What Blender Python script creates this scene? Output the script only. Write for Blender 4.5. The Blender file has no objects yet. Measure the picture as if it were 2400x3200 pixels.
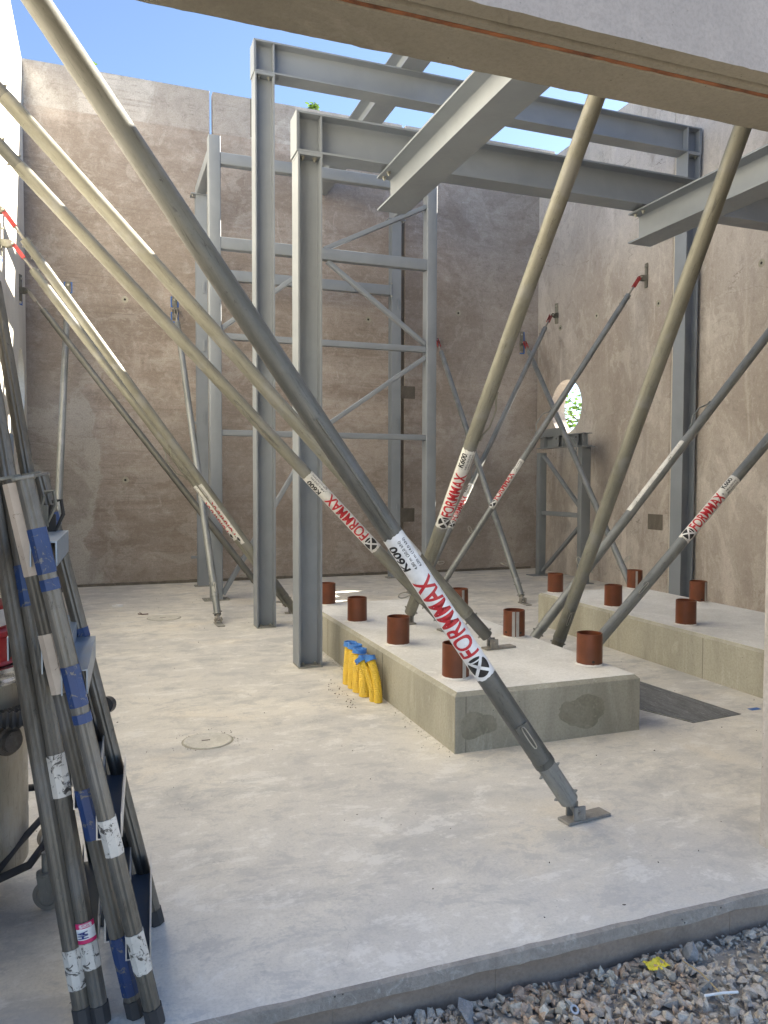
import bpy, bmesh, math, random
from mathutils import Vector, Matrix, noise
random.seed(7)
R = math.radians
scene = bpy.context.scene
COL = scene.collection

# ------------------------------------------------------------------ camera
cam_d = bpy.data.cameras.new('camera'); cam = bpy.data.objects.new('camera', cam_d); COL.objects.link(cam)
yaw, pit, rol = R(20.1263), R(2.3267), R(0.1711)
fw = Vector((math.sin(yaw)*math.cos(pit), math.cos(yaw)*math.cos(pit), -math.sin(pit)))
rt = Vector((math.cos(yaw), -math.sin(yaw), 0)); up = rt.cross(fw)
r2 = rt*math.cos(rol)+up*math.sin(rol); u2 = -rt*math.sin(rol)+up*math.cos(rol)
M4 = Matrix(((r2.x, u2.x, -fw.x, 0), (r2.y, u2.y, -fw.y, 0), (r2.z, u2.z, -fw.z, 1.5), (0, 0, 0, 1)))
cam.matrix_world = M4
cam_d.sensor_fit = 'HORIZONTAL'; cam_d.sensor_width = 36; cam_d.lens = 36*2396.27/2400
cam_d.clip_start = .05; cam_d.clip_end = 2000
scene.camera = cam

# ------------------------------------------------------------------ world, sun, exposure
SUN = Vector((1, .26, .625)).normalized()
w = bpy.data.worlds.new("World"); scene.world = w; w.use_nodes = True
nt = w.node_tree; nt.nodes.clear()
sky = nt.nodes.new('ShaderNodeTexSky'); sky.sky_type = 'NISHITA'; sky.sun_disc = False
sky.sun_elevation = math.asin(SUN.z); sky.sun_rotation = math.atan2(SUN.x, SUN.y)
sky.air_density = .66; sky.dust_density = .3; sky.ozone_density = 1.0
bg = nt.nodes.new('ShaderNodeBackground'); bg.inputs[1].default_value = .05
out = nt.nodes.new('ShaderNodeOutputWorld')
nt.links.new(sky.outputs[0], bg.inputs[0]); nt.links.new(bg.outputs[0], out.inputs[0])
sd = bpy.data.lights.new('sun', 'SUN'); sd.energy = 5.0; sd.angle = R(.5); sd.color = (1, .93, .80)
sun = bpy.data.objects.new('sun', sd); COL.objects.link(sun)
sun.rotation_euler = (-SUN).to_track_quat('-Z', 'Y').to_euler(); sun.location = (30, 6, 17)
scene.view_settings.view_transform = 'Standard'; scene.view_settings.look = 'None'
scene.view_settings.gamma = 1; scene.view_settings.exposure = 2.88
scene.cycles.max_bounces = 8; scene.cycles.diffuse_bounces = 6

# ------------------------------------------------------------------ material helpers
class NT:
    def __init__(s, name):
        s.m = bpy.data.materials.new(name); s.m.use_nodes = True
        s.t = s.m.node_tree; s.b = s.t.nodes['Principled BSDF']
        tc = s.t.nodes.new('ShaderNodeTexCoord'); s.obj = tc.outputs['Object']
    def n(s, typ, **k):
        nd = s.t.nodes.new(typ)
        for a, v in k.items(): setattr(nd, a, v)
        return nd
    def set(s, inp, v):
        if isinstance(v, bpy.types.NodeSocket): s.t.links.new(v, inp)
        elif isinstance(v, (tuple, list)) and inp.type == 'RGBA': inp.default_value = (*v[:3], 1)
        else: inp.default_value = v
    def vec(s, scale=(1, 1, 1), loc=(0, 0, 0), src=None):
        m = s.n('ShaderNodeMapping'); s.set(m.inputs[0], src or s.obj)
        m.inputs['Scale'].default_value = scale; m.inputs['Location'].default_value = loc
        return m.outputs[0]
    def noise(s, scale, detail=6, rough=.6, dist=0, st=(1, 1, 1), loc=(0, 0, 0)):
        v = s.vec(st, loc); nd = s.n('ShaderNodeTexNoise'); s.set(nd.inputs['Vector'], v)
        nd.inputs['Scale'].default_value = scale; nd.inputs['Detail'].default_value = detail
        nd.inputs['Roughness'].default_value = rough; nd.inputs['Distortion'].default_value = dist
        return nd.outputs['Fac']
    def vor(s, scale, st=(1, 1, 1), feature='F1', out='Distance', rnd=1):
        v = s.vec(st); nd = s.n('ShaderNodeTexVoronoi', feature=feature); s.set(nd.inputs['Vector'], v)
        nd.inputs['Scale'].default_value = scale
        if 'Randomness' in nd.inputs: nd.inputs['Randomness'].default_value = rnd
        return nd.outputs[out]
    def ramp(s, f, a, b, va=0., vb=1.):
        m = s.n('ShaderNodeMapRange'); m.interpolation_type = 'SMOOTHSTEP'; m.clamp = True
        s.set(m.inputs['Value'], f); m.inputs['From Min'].default_value = a; m.inputs['From Max'].default_value = b
        m.inputs['To Min'].default_value = va; m.inputs['To Max'].default_value = vb
        return m.outputs[0]
    def math(s, op, a, b=0.):
        m = s.n('ShaderNodeMath', operation=op); s.set(m.inputs[0], a); s.set(m.inputs[1], b)
        return m.outputs[0]
    def mix(s, f, a, b, mode='MIX'):
        m = s.n('ShaderNodeMix', data_type='RGBA', blend_type=mode)
        s.set(m.inputs[0], f); s.set(m.inputs[6], a); s.set(m.inputs[7], b)
        return m.outputs[2]
    def sep(s):
        x = s.n('ShaderNodeSeparateXYZ'); s.set(x.inputs[0], s.obj); return x.outputs
    def bump(s, h, strength=.3, dist=.01, prev=None):
        b = s.n('ShaderNodeBump'); s.set(b.inputs['Height'], h)
        b.inputs['Strength'].default_value = strength; b.inputs['Distance'].default_value = dist
        if prev: s.t.links.new(prev, b.inputs['Normal'])
        return b.outputs[0]
    def done(s, col, rough=.8, metal=0., normal=None, spec=.5):
        s.set(s.b.inputs['Base Color'], col); s.set(s.b.inputs['Roughness'], rough); s.set(s.b.inputs['Metallic'], metal)
        s.b.inputs['Specular IOR Level'].default_value = spec
        if normal is not None: s.t.links.new(normal, s.b.inputs['Normal'])
        return s.m

def mat_plain(name, c, rough=.6, metal=0., var=.15, scale=8, bump=.1):
    k = NT(name); f = k.noise(scale, 6, .65)
    col = k.mix(k.ramp(f, .3, .7), tuple(x*(1-var) for x in c), tuple(min(1, x*(1+var)) for x in c))
    g = k.noise(scale*18, 4, .7)
    return k.done(col, k.ramp(f, .3, .7, rough-.08, rough+.08), metal, k.bump(g, bump, .002))

def mat_backwall():
    k = NT('weathered_brown_concrete')
    x, y, z = k.sep()
    bands = k.noise(1.0, 7, .62, .6, (.28, 1, 2.6))
    fine = k.noise(3.5, 8, .7, 1.2, (.5, 1, 6))
    blot = k.noise(.9, 8, .6, 1.5, (1, 1, .8), (3, 1, 2))
    base = k.mix(k.ramp(bands, .34, .66), (0.291, 0.237, 0.201), (0.461, 0.393, 0.347))
    base = k.mix(k.ramp(fine, .42, .75, 0, .55), base, (0.524, 0.479, 0.438))
    base = k.mix(k.ramp(blot, .50, .60, 0, .5), base, (0.241, 0.193, 0.158))
    # pale washed zone with a wavy border on the left, low
    wn = k.noise(.9, 9, .58, .4, (1, 1, 1), (5, 2, 1))
    edge = k.math('ADD', x, k.math('MULTIPLY', k.math('SUBTRACT', wn, .5), 1.5))
    m = k.ramp(edge, -.06, .0, .92, 0)
    top = k.ramp(k.math('ADD', z, k.math('MULTIPLY', wn, 1.6)), 3.2, 4.6, 1, 0)
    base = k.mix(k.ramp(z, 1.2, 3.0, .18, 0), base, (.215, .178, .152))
    pb = k.noise(1.0, 4, .5, .2, (.03, 1, 1.5), (0, 3, 3)); base = k.mix(k.ramp(pb, .44, .50, .30, 0), base, (.215, .178, .148)); base = k.mix(k.ramp(pb, .53, .57, 0, .25), base, (.44, .40, .36))
    base = k.mix(k.math('MULTIPLY', m, top), base, (.47, .44, .405))
    # lime runs and scratch marks
    run = k.noise(2.2, 9, .72, 2.5, (1.6, 1, .5), (9, 0, 4))
    base = k.mix(k.ramp(run, .60, .70, 0, .42), base, (0.665, 0.616, 0.570))
    # separate pour along the top
    jn = k.noise(2.0, 6, .6, 0, (1, 1, 1), (7, 7, 7))
    hz = k.math('ADD', z, k.math('MULTIPLY', k.math('SUBTRACT', jn, .5), .05))
    tp = k.noise(4, 9, .75, .5)
    topc = k.mix(k.ramp(tp, .3, .7), (0.425, 0.393, 0.365), (0.595, 0.559, 0.525))
    base = k.mix(k.ramp(hz, 6.52, 6.545), base, topc)
    gx = k.math('GREATER_THAN', x, 3.2)
    base = k.mix(k.ramp(x, 4.6, 6.2, 0, .5), base, (0.440, 0.416, 0.387))
    mot = k.noise(7, 10, .78, .8, (.7, 1, 1), (4, 4, 1))
    base = k.mix(k.ramp(mot, .50, .62, 0, .42), base, (0.525, 0.488, 0.449))
    base = k.mix(k.ramp(mot, .36, .47, .38, 0), base, (0.178, 0.143, 0.117))
    bl2 = k.noise(.55, 10, .66, .9, (1, 1, .8), (13, 1, 6)); base = k.mix(k.ramp(bl2, .46, .52, .42, 0), base, (0.236, 0.193, 0.162))
    bl3 = k.noise(1.6, 10, .70, .6, (1, 1, 1.2), (1, 1, 16)); base = k.mix(k.ramp(bl3, .56, .59, 0, .34), base, (0.483, 0.445, 0.405))
    stri = k.noise(5, 6, .7, .4, (.16, 1, 9), (2, 0, 6)); sm = k.noise(1.0, 4, .6, .5, (1, 1, 1), (2, 5, 9))
    base = k.mix(k.math('MULTIPLY', k.ramp(stri, .36, .46, .5, 0), k.math('MULTIPLY', k.ramp(sm, .50, .62), k.ramp(x, 1.5, 3.5, 1, 0))), base, (0.157, 0.129, 0.108))
    sk = k.noise(20, 7, .8, .6, (.8, 1, 1), (8, 4, 1))
    base = k.mix(k.ramp(sk, .54, .62, 0, .24), base, (.52, .475, .43))
    base = k.mix(k.ramp(sk, .38, .46, .28, 0), base, (.17, .135, .11))
    grain = k.noise(60, 5, .8)
    base = k.mix(k.ramp(grain, .35, .62, .35, 0), base, (0.142, 0.128, 0.117))
    pit = k.vor(26); pm = k.noise(3, 3, .5, 0, (1, 1, 1), (1, 8, 3))
    pits = k.math('MULTIPLY', k.ramp(pit, .07, .12, 1, 0), k.ramp(pm, .5, .62))
    base = k.mix(k.math('MULTIPLY', pits, .7), base, (0.113, 0.101, 0.088))
    h = k.math('ADD', k.math('MULTIPLY', fine, .8), k.math('MULTIPLY', grain, .5))
    h = k.math('SUBTRACT', h, pits)
    return k.done(base, .85, 0, k.bump(h, .55, .012))

def mat_rightwall():
    k = NT('trowelled_grey_brown_concrete')
    x, y, z = k.sep()
    cl = k.noise(.9, 7, .6, 1.0, (1, 1, .55)); st = k.noise(2.2, 9, .68, .9, (1, 1.8, .22), (2, 4, 0))
    base = k.mix(k.ramp(cl, .32, .68), (0.356, 0.307, 0.266), (0.523, 0.476, 0.431))
    base = k.mix(k.ramp(st, .54, .68, 0, .55), base, (0.699, 0.644, 0.587))
    sc = k.noise(7, 9, .75, 3.5, (1, 1, 1), (6, 1, 1))
    base = k.mix(k.ramp(sc, .56, .64, 0, .28), base, (0.759, 0.699, 0.626))
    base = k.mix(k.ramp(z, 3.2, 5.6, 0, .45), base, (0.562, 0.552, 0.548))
    cn = k.noise(.7, 7, .5, .3, (1, .5, 1.6), (3, 3, 3)); cm = k.noise(1.1, 2, .5, 0, (1, 1, 1), (8, 3, 1))
    cr = k.math('ABSOLUTE', k.math('SUBTRACT', cn, .5))
    base = k.mix(k.math('MULTIPLY', k.ramp(cr, .0, .0022, .75, 0), k.ramp(cm, .50, .56)), base, (0.129, 0.112, 0.096))
    mot = k.noise(6, 10, .76, 1.0, (1, 1, .8), (4, 4, 1))
    base = k.mix(k.ramp(mot, .52, .63, 0, .35), base, (0.654, 0.614, 0.554))
    bl2 = k.noise(.6, 10, .66, .8, (1, 1, .5), (13, 1, 6)); base = k.mix(k.ramp(bl2, .475, .505, .38, 0), base, (0.292, 0.248, 0.211))
    bl3 = k.noise(1.5, 10, .72, .8, (1, 1, .55), (1, 1, 16)); base = k.mix(k.ramp(bl3, .55, .58, 0, .34), base, (0.607, 0.566, 0.506))
    base = k.mix(k.ramp(mot, .36, .46, .35, 0), base, (0.222, 0.195, 0.169))
    sk = k.noise(20, 7, .8, .6, (1, 1, .6), (8, 4, 1))
    base = k.mix(k.ramp(sk, .54, .62, 0, .22), base, (.60, .555, .50))
    base = k.mix(k.ramp(sk, .38, .46, .22, 0), base, (.22, .19, .16))
    g = k.noise(55, 5, .8)
    base = k.mix(k.ramp(g, .35, .6, .25, 0), base, (0.182, 0.162, 0.141))
    return k.done(base, .82, 0, k.bump(k.math('ADD', k.math('MULTIPLY', sc, .7), k.math('MULTIPLY', g, .4)), .4, .012))

def mat_concrete(name, c1, c2, c3, s=1., st=(1, 1, 1), rough=.82, pit=.5, bump=.4):
    k = NT(name)
    a = k.noise(1.2*s, 8, .6, .8, st); b = k.noise(4.5*s, 8, .7, 1.5, st, (4, 2, 8)); g = k.noise(70, 5, .75)
    base = k.mix(k.ramp(a, .34, .66), c1, c2); base = k.mix(k.ramp(b, .52, .70, 0, .7), base, c3)
    base = k.mix(k.ramp(g, .34, .6, .22, 0), base, tuple(x*.35 for x in c1))
    v = k.vor(30); pm = k.noise(5, 3, .6, 0, (1, 1, 1), (2, 8, 3))
    p = k.math('MULTIPLY', k.ramp(v, .06, .11, 1, 0), k.ramp(pm, .52, .6))
    base = k.mix(k.math('MULTIPLY', p, pit), base, tuple(x*.2 for x in c1))
    h = k.math('SUBTRACT', k.math('ADD', k.math('MULTIPLY', b, .5), k.math('MULTIPLY', g, .5)), p)
    return k.done(base, rough, 0, k.bump(h, bump, .008))

def mat_floor():
    k = NT('power_floated_concrete_floor')
    a = k.noise(.55, 8, .58, .7); b = k.noise(1.7, 10, .70, .5, (1, 1.6, 1), (3, 5, 0)); c = k.noise(8, 10, .80, .5, (1, 1.9, 1)); g = k.noise(90, 4, .8)
    base = k.mix(k.ramp(a, .35, .65), (0.552, 0.533, 0.500), (0.718, 0.676, 0.594))
    base = k.mix(k.ramp(b, .48, .66, 0, .75), base, (0.443, 0.437, 0.421))
    base = k.mix(k.ramp(c, .53, .72, 0, .5), base, (0.808, 0.775, 0.706))
    base = k.mix(k.ramp(c, .28, .43, .38, 0), base, (0.372, 0.359, 0.341))
    d = k.noise(.9, 6, .6, .4, (1, 1, 1), (11, 2, 0))
    base = k.mix(k.ramp(d, .52, .72, 0, .55), base, (0.770, 0.682, 0.541))
    base = k.mix(k.ramp(g, .36, .55, .2, 0), base, (0.283, 0.267, 0.247))
    e = k.noise(3.2, 11, .78, .3, (1, 1.5, 1), (21, 4, 0))
    base = k.mix(k.ramp(e, .40, .485, .5, 0), base, (0.387, 0.387, 0.384))
    base = k.mix(k.ramp(e, .53, .60, 0, .45), base, (0.796, 0.774, 0.727))
    tr = k.noise(24, 8, .8, .2, (1, .35, 1), (2, 2, 0)); base = k.mix(k.ramp(tr, .54, .64, 0, .25), base, (0.387, 0.382, 0.373))
    sc_ = k.noise(1.3, 5, .55, .2, (1, 1, 1), (7, 7, 0)); line = k.math('ABSOLUTE', k.math('SUBTRACT', sc_, .52)); base = k.mix(k.math('MULTIPLY', k.ramp(line, 0, .0022, .45, 0), k.ramp(b, .5, .58)), base, (0.269, 0.265, 0.259))
    v = k.vor(14); sp = k.math('MULTIPLY', k.ramp(v, .022, .034, 1, 0), k.ramp(k.noise(2, 2, .5, 0, (1, 1, 1), (1, 1, 9)), .45, .6))
    base = k.mix(k.math('MULTIPLY', sp, .85), base, (0.078, 0.068, 0.059))
    sw = k.n('ShaderNodeTexWave', wave_type='RINGS'); k.set(sw.inputs['Vector'], k.vec((1, 1, 1), (-1.5, -1.2, 0)))
    sw.inputs['Scale'].default_value = 1.3; sw.inputs['Distortion'].default_value = 14; sw.inputs['Detail'].default_value = 4; sw.inputs['Detail Scale'].default_value = 1.6
    base = k.mix(k.math('MULTIPLY', k.ramp(sw.outputs['Fac'], .86, 1, 0, .16), k.ramp(a, .4, .6)), base, (0.347, 0.335, 0.318))
    h = k.math('ADD', k.math('MULTIPLY', c, .35), k.math('MULTIPLY', g, .25))
    return k.done(base, k.ramp(b, .4, .7, .62, .80), 0, k.bump(h, .28, .006), .35)

def mat_galv(name, c1, c2, rust=.0, rough=.5):
    k = NT(name); oi = k.n('ShaderNodeObjectInfo').outputs['Random']
    off = k.n('ShaderNodeVectorMath', operation='ADD'); k.set(off.inputs[0], k.obj); cmb = k.n('ShaderNodeCombineXYZ')
    for q in range(3): k.set(cmb.inputs[q], k.math('MULTIPLY', oi, 7.0+q*3))
    k.t.links.new(cmb.outputs[0], off.inputs[1]); k.obj = off.outputs[0]
    a = k.noise(9, 8, .7, .6, (1, 1, .16)); b = k.noise(60, 8, .75, .8, (1, 1, .09), (3, 3, 3)); d = k.noise(5, 4, .6, 0, (1, 1, 1), (6, 3, 2)); e = k.noise(38, 9, .8, 1.5, (1, 1, .6), (1, 9, 2))
    base = k.mix(k.ramp(a, .32, .68), c1, c2)
    base = k.mix(k.ramp(b, .55, .66, 0, .6), base, tuple(x*.45 for x in c1))
    base = k.mix(k.ramp(e, .60, .66, 0, .75), base, tuple(x*.32 for x in c1))
    base = k.mix(k.ramp(e, .30, .37, .75, 0), base, tuple(min(1, x*1.75) for x in c2))
    g = sum(c2)/3*1.1
    base = k.mix(k.ramp(d, .50, .66, 0, .45), base, (g, g*1.01, g*1.02))
    if rust: base = k.mix(k.ramp(d, .6, .7, 0, rust), base, (.16, .075, .035))
    return k.done(base, k.ramp(e, .3, .7, rough-.1, rough+.14), .3, k.bump(e, .35, .002))

def mat_steelpaint(name, c):
    k = NT(name); a = k.noise(2.2, 5, .6, .5); d = k.noise(1.3, 9, .7, 2.5, (1, 1, 1), (3, 1, 7))
    base = k.mix(k.ramp(a, .3, .7), tuple(x*.93 for x in c), tuple(x*1.07 for x in c))
    base = k.mix(k.ramp(d, .60, .72, 0, .22), base, (.36, .34, .30))
    v = k.vor(22); m = k.noise(3, 3, .5, 0, (1, 1, 1), (5, 9, 1))
    base = k.mix(k.math('MULTIPLY', k.ramp(v, .03, .05, .6, 0), k.ramp(m, .58, .64)), base, (.06, .055, .05))
    return k.done(base, k.ramp(d, .3, .7, .42, .56), .0, k.bump(k.noise(160, 3, .7), .08, .001))

def mat_worn(name, c, wear=.56, under=(.22, .22, .2)):
    k = NT(name); a = k.noise(30, 8, .75, 1.0); b = k.noise(6, 5, .6, 0, (1, 1, 1), (4, 4, 4))
    base = k.mix(k.ramp(b, .35, .65), tuple(x*.72 for x in c), c)
    base = k.mix(k.ramp(a, wear, wear+.03), base, under)
    return k.done(base, .45, 0, k.bump(a, .1, .001))

M = dict(

    back=mat_backwall(), right=mat_rightwall(),
    left=mat_concrete('pale_smooth_concrete', (.60, .565, .49), (.70, .67, .59), (.75, .72, .64), .8, (1, 1, .3), .7, .2, .15),
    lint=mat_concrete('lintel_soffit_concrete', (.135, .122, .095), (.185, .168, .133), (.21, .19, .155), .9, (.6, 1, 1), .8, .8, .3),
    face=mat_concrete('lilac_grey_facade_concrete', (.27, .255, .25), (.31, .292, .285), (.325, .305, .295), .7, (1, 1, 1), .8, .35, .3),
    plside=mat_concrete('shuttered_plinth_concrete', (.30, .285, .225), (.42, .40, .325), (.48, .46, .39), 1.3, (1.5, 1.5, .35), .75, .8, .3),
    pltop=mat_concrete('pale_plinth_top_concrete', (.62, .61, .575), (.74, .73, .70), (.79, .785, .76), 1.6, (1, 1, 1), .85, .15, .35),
    floor=mat_floor(),
    lip=mat_concrete('rough_slab_edge_concrete', (.27, .235, .20), (.37, .325, .275), (.47, .43, .375), 4, (1, 1, 1), .9, .9, 1.0),
    base=mat_concrete('brown_foundation_board', (.24, .185, .142), (.30, .235, .185), (.33, .27, .22), 3, (.4, 1, 1), .85, .1, .15),
    mortar=mat_concrete('dark_joint_mortar', (.12, .105, .085), (.17, .15, .125), (.21, .19, .16), 3, (1, 1, .4), .95, .4, .8),
    soil=mat_concrete('dusty_subsoil', (.26, .235, .20), (.37, .34, .295), (.44, .41, .365), 5, (1, 1, 1), .95, .6, 1.0),
    steel=mat_steelpaint('grey_steel_paint', (.225, .248, .275)),
    steel2=mat_steelpaint('dark_grey_steel_paint', (.19, .205, .215)),
    galvY=mat_galv('yellowed_galvanised_steel', (.162, .157, .125), (.245, .238, .195)),
    galvB=mat_galv('blue_grey_galvanised_steel', (.16, .17, .165), (.26, .27, .265), 0, .42),
    galvD=mat_galv('dusty_dark_galvanised_steel', (.095, .095, .085), (.148, .146, .128)),
    galvL=mat_galv('dusty_light_galvanised_steel', (.24, .235, .21), (.33, .325, .295), .1, .7),
    rusty=mat_galv('rusty_fork_steel', (.25, .23, .20), (.34, .32, .285), .22, .85),
    red=mat_galv('chipped_red_paint', (.33, .035, .035), (.45, .05, .05), .2),
    plate=mat_galv('weathered_bracket_steel', (.13, .125, .10), (.22, .21, .17), .2, .6),
    bolt=mat_plain('zinc_bolt', (.42, .41, .36), .35, .8),
    blue=mat_plain('blue_plastic_shim', (.03, .13, .42), .5),
    label=mat_worn('white_sticker', (.80, .80, .79), .66), labelw=mat_worn('worn_white_sticker', (.72, .71, .67), .58),
    tred=mat_worn('red_lettering', (.52, .02, .03), .70), tblk=mat_worn('black_lettering', (.012, .012, .014), .72),
    pvc=mat_worn('orange_brown_pvc', (.155, .043, .014), .68, (.26, .16, .12)),
    pvcg=mat_plain('grey_seal_strip', (.34, .33, .31), .5),
    yel=mat_plain('yellow_corrugated_plastic', (.74, .50, .045), .45, 0, .08), bcap=mat_plain('blue_end_cap_plastic', (.07, .22, .55), .42, 0, .1),
    ladder=mat_galv('dirty_aluminium', (.080, .071, .056), (.155, .142, .118), 0, .42), lads=mat_plain('blue_grey_aluminium_tread', (.22, .27, .33), .4, .5),
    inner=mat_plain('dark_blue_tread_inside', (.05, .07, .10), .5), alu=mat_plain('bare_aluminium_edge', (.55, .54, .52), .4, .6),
    bt=mat_worn('blue_tape', (.012, .040, .135), .575, (.13, .125, .11)), wt=mat_worn('white_tape', (.60, .565, .50), .545, (.08, .07, .06)), pt=mat_worn('beige_tape', (.52, .43, .34), .63, (.09, .06, .05)),
    drum=mat_galv('brushed_stainless_drum', (.27, .25, .20), (.38, .35, .29), 0, .38), chrome=mat_plain('chromed_rim', (.62, .61, .58), .22, .9),
    vred=mat_plain('red_vacuum_head', (.36, .015, .025), .38), rubber=mat_plain('black_rubber', (.03, .03, .032), .6), tyre=mat_plain('grey_rubber_tyre', (.30, .275, .24), .7),
    dark=mat_plain('dark_recess', (.035, .033, .03), .9), mat=mat_concrete('dusty_dark_cover_sheet', (.10, .105, .11), (.17, .175, .18), (.46, .46, .45), 6, (3, .5, 1), .6, .1, .4),
    paper=mat_plain('white_paper', (.75, .75, .74), .8), yscrap=mat_plain('yellow_wrapper', (.70, .58, .05), .5), foam=mat_plain('rust_brown_sealing_strip', (.15, .055, .022), .9, 0, .6, 9, .6),
    cover=mat_concrete('dusty_manhole_cover', (.52, .50, .445), (.62, .595, .53), (.66, .64, .585), 6, (1, 1, 1), .9, .2, .7),
    wood=mat_plain('straw_stalk', (.42, .30, .14), .8), chunk=mat_concrete('broken_concrete', (.22, .22, .22), (.33, .33, .33), (.42, .42, .41), 8, (1, 1, 1), .95, .8, 1.2),
    brown=mat_plain('brown_rail', (.11, .055, .04), .7),
)

# ------------------------------------------------------------------ mesh helpers
def link(name, bm, mat, parent=None, loc=(0, 0, 0), smooth=False):
    me = bpy.data.meshes.new(name)
    bmesh.ops.recalc_face_normals(bm, faces=bm.faces)
    bm.to_mesh(me); bm.free()
    for m in (mat if isinstance(mat, (list, tuple)) else [mat]): me.materials.append(m)
    o = bpy.data.objects.new(name, me); COL.objects.link(o); o.location = loc
    if smooth:
        for p in me.polygons: p.use_smooth = True
        me.set_sharp_from_angle(angle=R(38))
    if parent is not None: o.parent = parent
    return o
def tag(o, label=None, cat=None, group=None, kind=None):
    if label: o['label'] = label
    if cat: o['category'] = cat
    if group: o['group'] = group
    if kind: o['kind'] = kind
    return o
def thing(name, label, cat, loc=(0, 0, 0), group=None):
    o = bpy.data.objects.new(name, None); COL.objects.link(o); o.location = loc
    return tag(o, label, cat, group)
def box(bm, x0, y0, z0, x1, y1, z1, bev=0., T=None, mi=0):
    r = bmesh.ops.create_cube(bm, size=1); vs = r['verts']
    bmesh.ops.scale(bm, vec=(x1-x0, y1-y0, z1-z0), verts=vs)
    bmesh.ops.translate(bm, vec=((x0+x1)/2, (y0+y1)/2, (z0+z1)/2), verts=vs)
    fs = {f for v in vs for f in v.link_faces}
    for f in fs: f.material_index = mi
    if bev:
        es = {e for v in vs for e in v.link_edges}
        rb = bmesh.ops.bevel(bm, geom=list(es), offset=bev, segments=2, affect='EDGES', profile=.6)
        vs = list({v for v in rb['verts']} | {v for v in vs if v.is_valid})
    if T is not None: bmesh.ops.transform(bm, matrix=T, verts=[v for v in vs if v.is_valid])
    return vs
def frame(p, d, ref=(0, 0, 1)):
    """matrix whose Z follows d, X as close as possible to ref, origin p"""
    d = Vector(d).normalized(); r = Vector(ref); x = (r-d*r.dot(d))
    if x.length < 1e-4: x = Vector((1, 0, 0))-d*d.x
    x.normalize(); y = d.cross(x)
    m = Matrix((x, y, d)).transposed().to_4x4(); m.translation = Vector(p); return m
def prism(bm, prof, p, q, ref=(0, 0, 1), cap=True, mi=0):
    """extrude a 2D profile (x along ref) from p to q"""
    T = frame(p, Vector(q)-Vector(p), ref); L = (Vector(q)-Vector(p)).length
    a = [bm.verts.new(T @ Vector((x, y, 0))) for x, y in prof]; b = [bm.verts.new(T @ Vector((x, y, L))) for x, y in prof]
    n = len(prof)
    for i in range(n):
        f = bm.faces.new((a[i], a[(i+1) % n], b[(i+1) % n], b[i])); f.material_index = mi
    if cap:
        for l in (list(reversed(a)), b):
            f = bm.faces.new(l); f.material_index = mi
    return a+b
def circ(r, n=24, a0=0): return [(r*math.cos(a0+2*math.pi*i/n), r*math.sin(a0+2*math.pi*i/n)) for i in range(n)]
def cyl(bm, p, q, r, n=24, ref=(0, 0, 1)): return prism(bm, circ(r, n), p, q, ref)
def iprof(dep, wid, tf, tw, fil=.012):
    """I profile: depth along x, width along y"""
    h, b = dep/2, wid/2; t = tw/2; k = fil
    return [(-h, -b), (-h+tf, -b), (-h+tf, -t-k), (-h+tf+k*.3, -t-k*.3), (-h+tf+k, -t), (h-tf-k, -t), (h-tf-k*.3, -t-k*.3), (h-tf, -t-k), (h-tf, -b), (h, -b),
            (h, b), (h-tf, b), (h-tf, t+k), (h-tf-k*.3, t+k*.3), (h-tf-k, t), (-h+tf+k, t), (-h+tf+k*.3, t+k*.3), (-h+tf, t+k), (-h+tf, b), (-h, b)]
def rprof(a, b, r=.01):
    o = []
    for sx, sy, s in ((1, 1, 0), (-1, 1, 90), (-1, -1, 180), (1, -1, 270)):
        for k in range(4):
            t = R(s+k*30); o.append((sx*(a/2-r)+r*math.cos(t), sy*(b/2-r)+r*math.sin(t)))
    return o
def sweep(bm, pts, r, n=10, closed=False):
    """round bar along a polyline"""
    pts = [Vector(p) for p in pts]; rings = []; N = len(pts); ref = None
    for i, p in enumerate(pts):
        if closed: d = pts[(i+1) % N]-pts[i-1]
        else: d = pts[min(i+1, N-1)]-pts[max(i-1, 0)]
        d.normalize()
        if ref is None: ref = Vector((0, 0, 1)) if abs(d.z) < .9 else Vector((1, 0, 0))
        ref = (ref-d*ref.dot(d)).normalized(); y = d.cross(ref)
        rr = r[i] if isinstance(r, (list, tuple)) else r
        rings.append([bm.verts.new(p+(ref*math.cos(2*math.pi*k/n)+y*math.sin(2*math.pi*k/n))*rr) for k in range(n)])
    for i in range(N if closed else N-1):
        a, b = rings[i], rings[(i+1) % N]
        for k in range(n): bm.faces.new((a[k], a[(k+1) % n], b[(k+1) % n], b[k]))
    if not closed: bm.faces.new(list(reversed(rings[0]))); bm.faces.new(rings[-1])
def lathe(bm, prof, c=(0, 0, 0), n=32, T=None):
    rings = []
    for r, z in prof:
        rings.append([bm.verts.new((T or Matrix()) @ (Vector(c)+Vector((r*math.cos(2*math.pi*k/n), r*math.sin(2*math.pi*k/n), z)))) for k in range(n)])
    for a, b in zip(rings, rings[1:]):
        for k in range(n): bm.faces.new((a[k], a[(k+1) % n], b[(k+1) % n], b[k]))
    return rings
def bolt(bm, p, d, r=.012, h=.012):
    d = Vector(d).normalized(); p = Vector(p)
    cyl(bm, p, p+d*.003, r*1.45, 16); prism(bm, circ(r, 6), p+d*.003, p+d*(.003+h)); cyl(bm, p+d*(.003+h), p+d*(.003+h*1.7), r*.55, 10)
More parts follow.
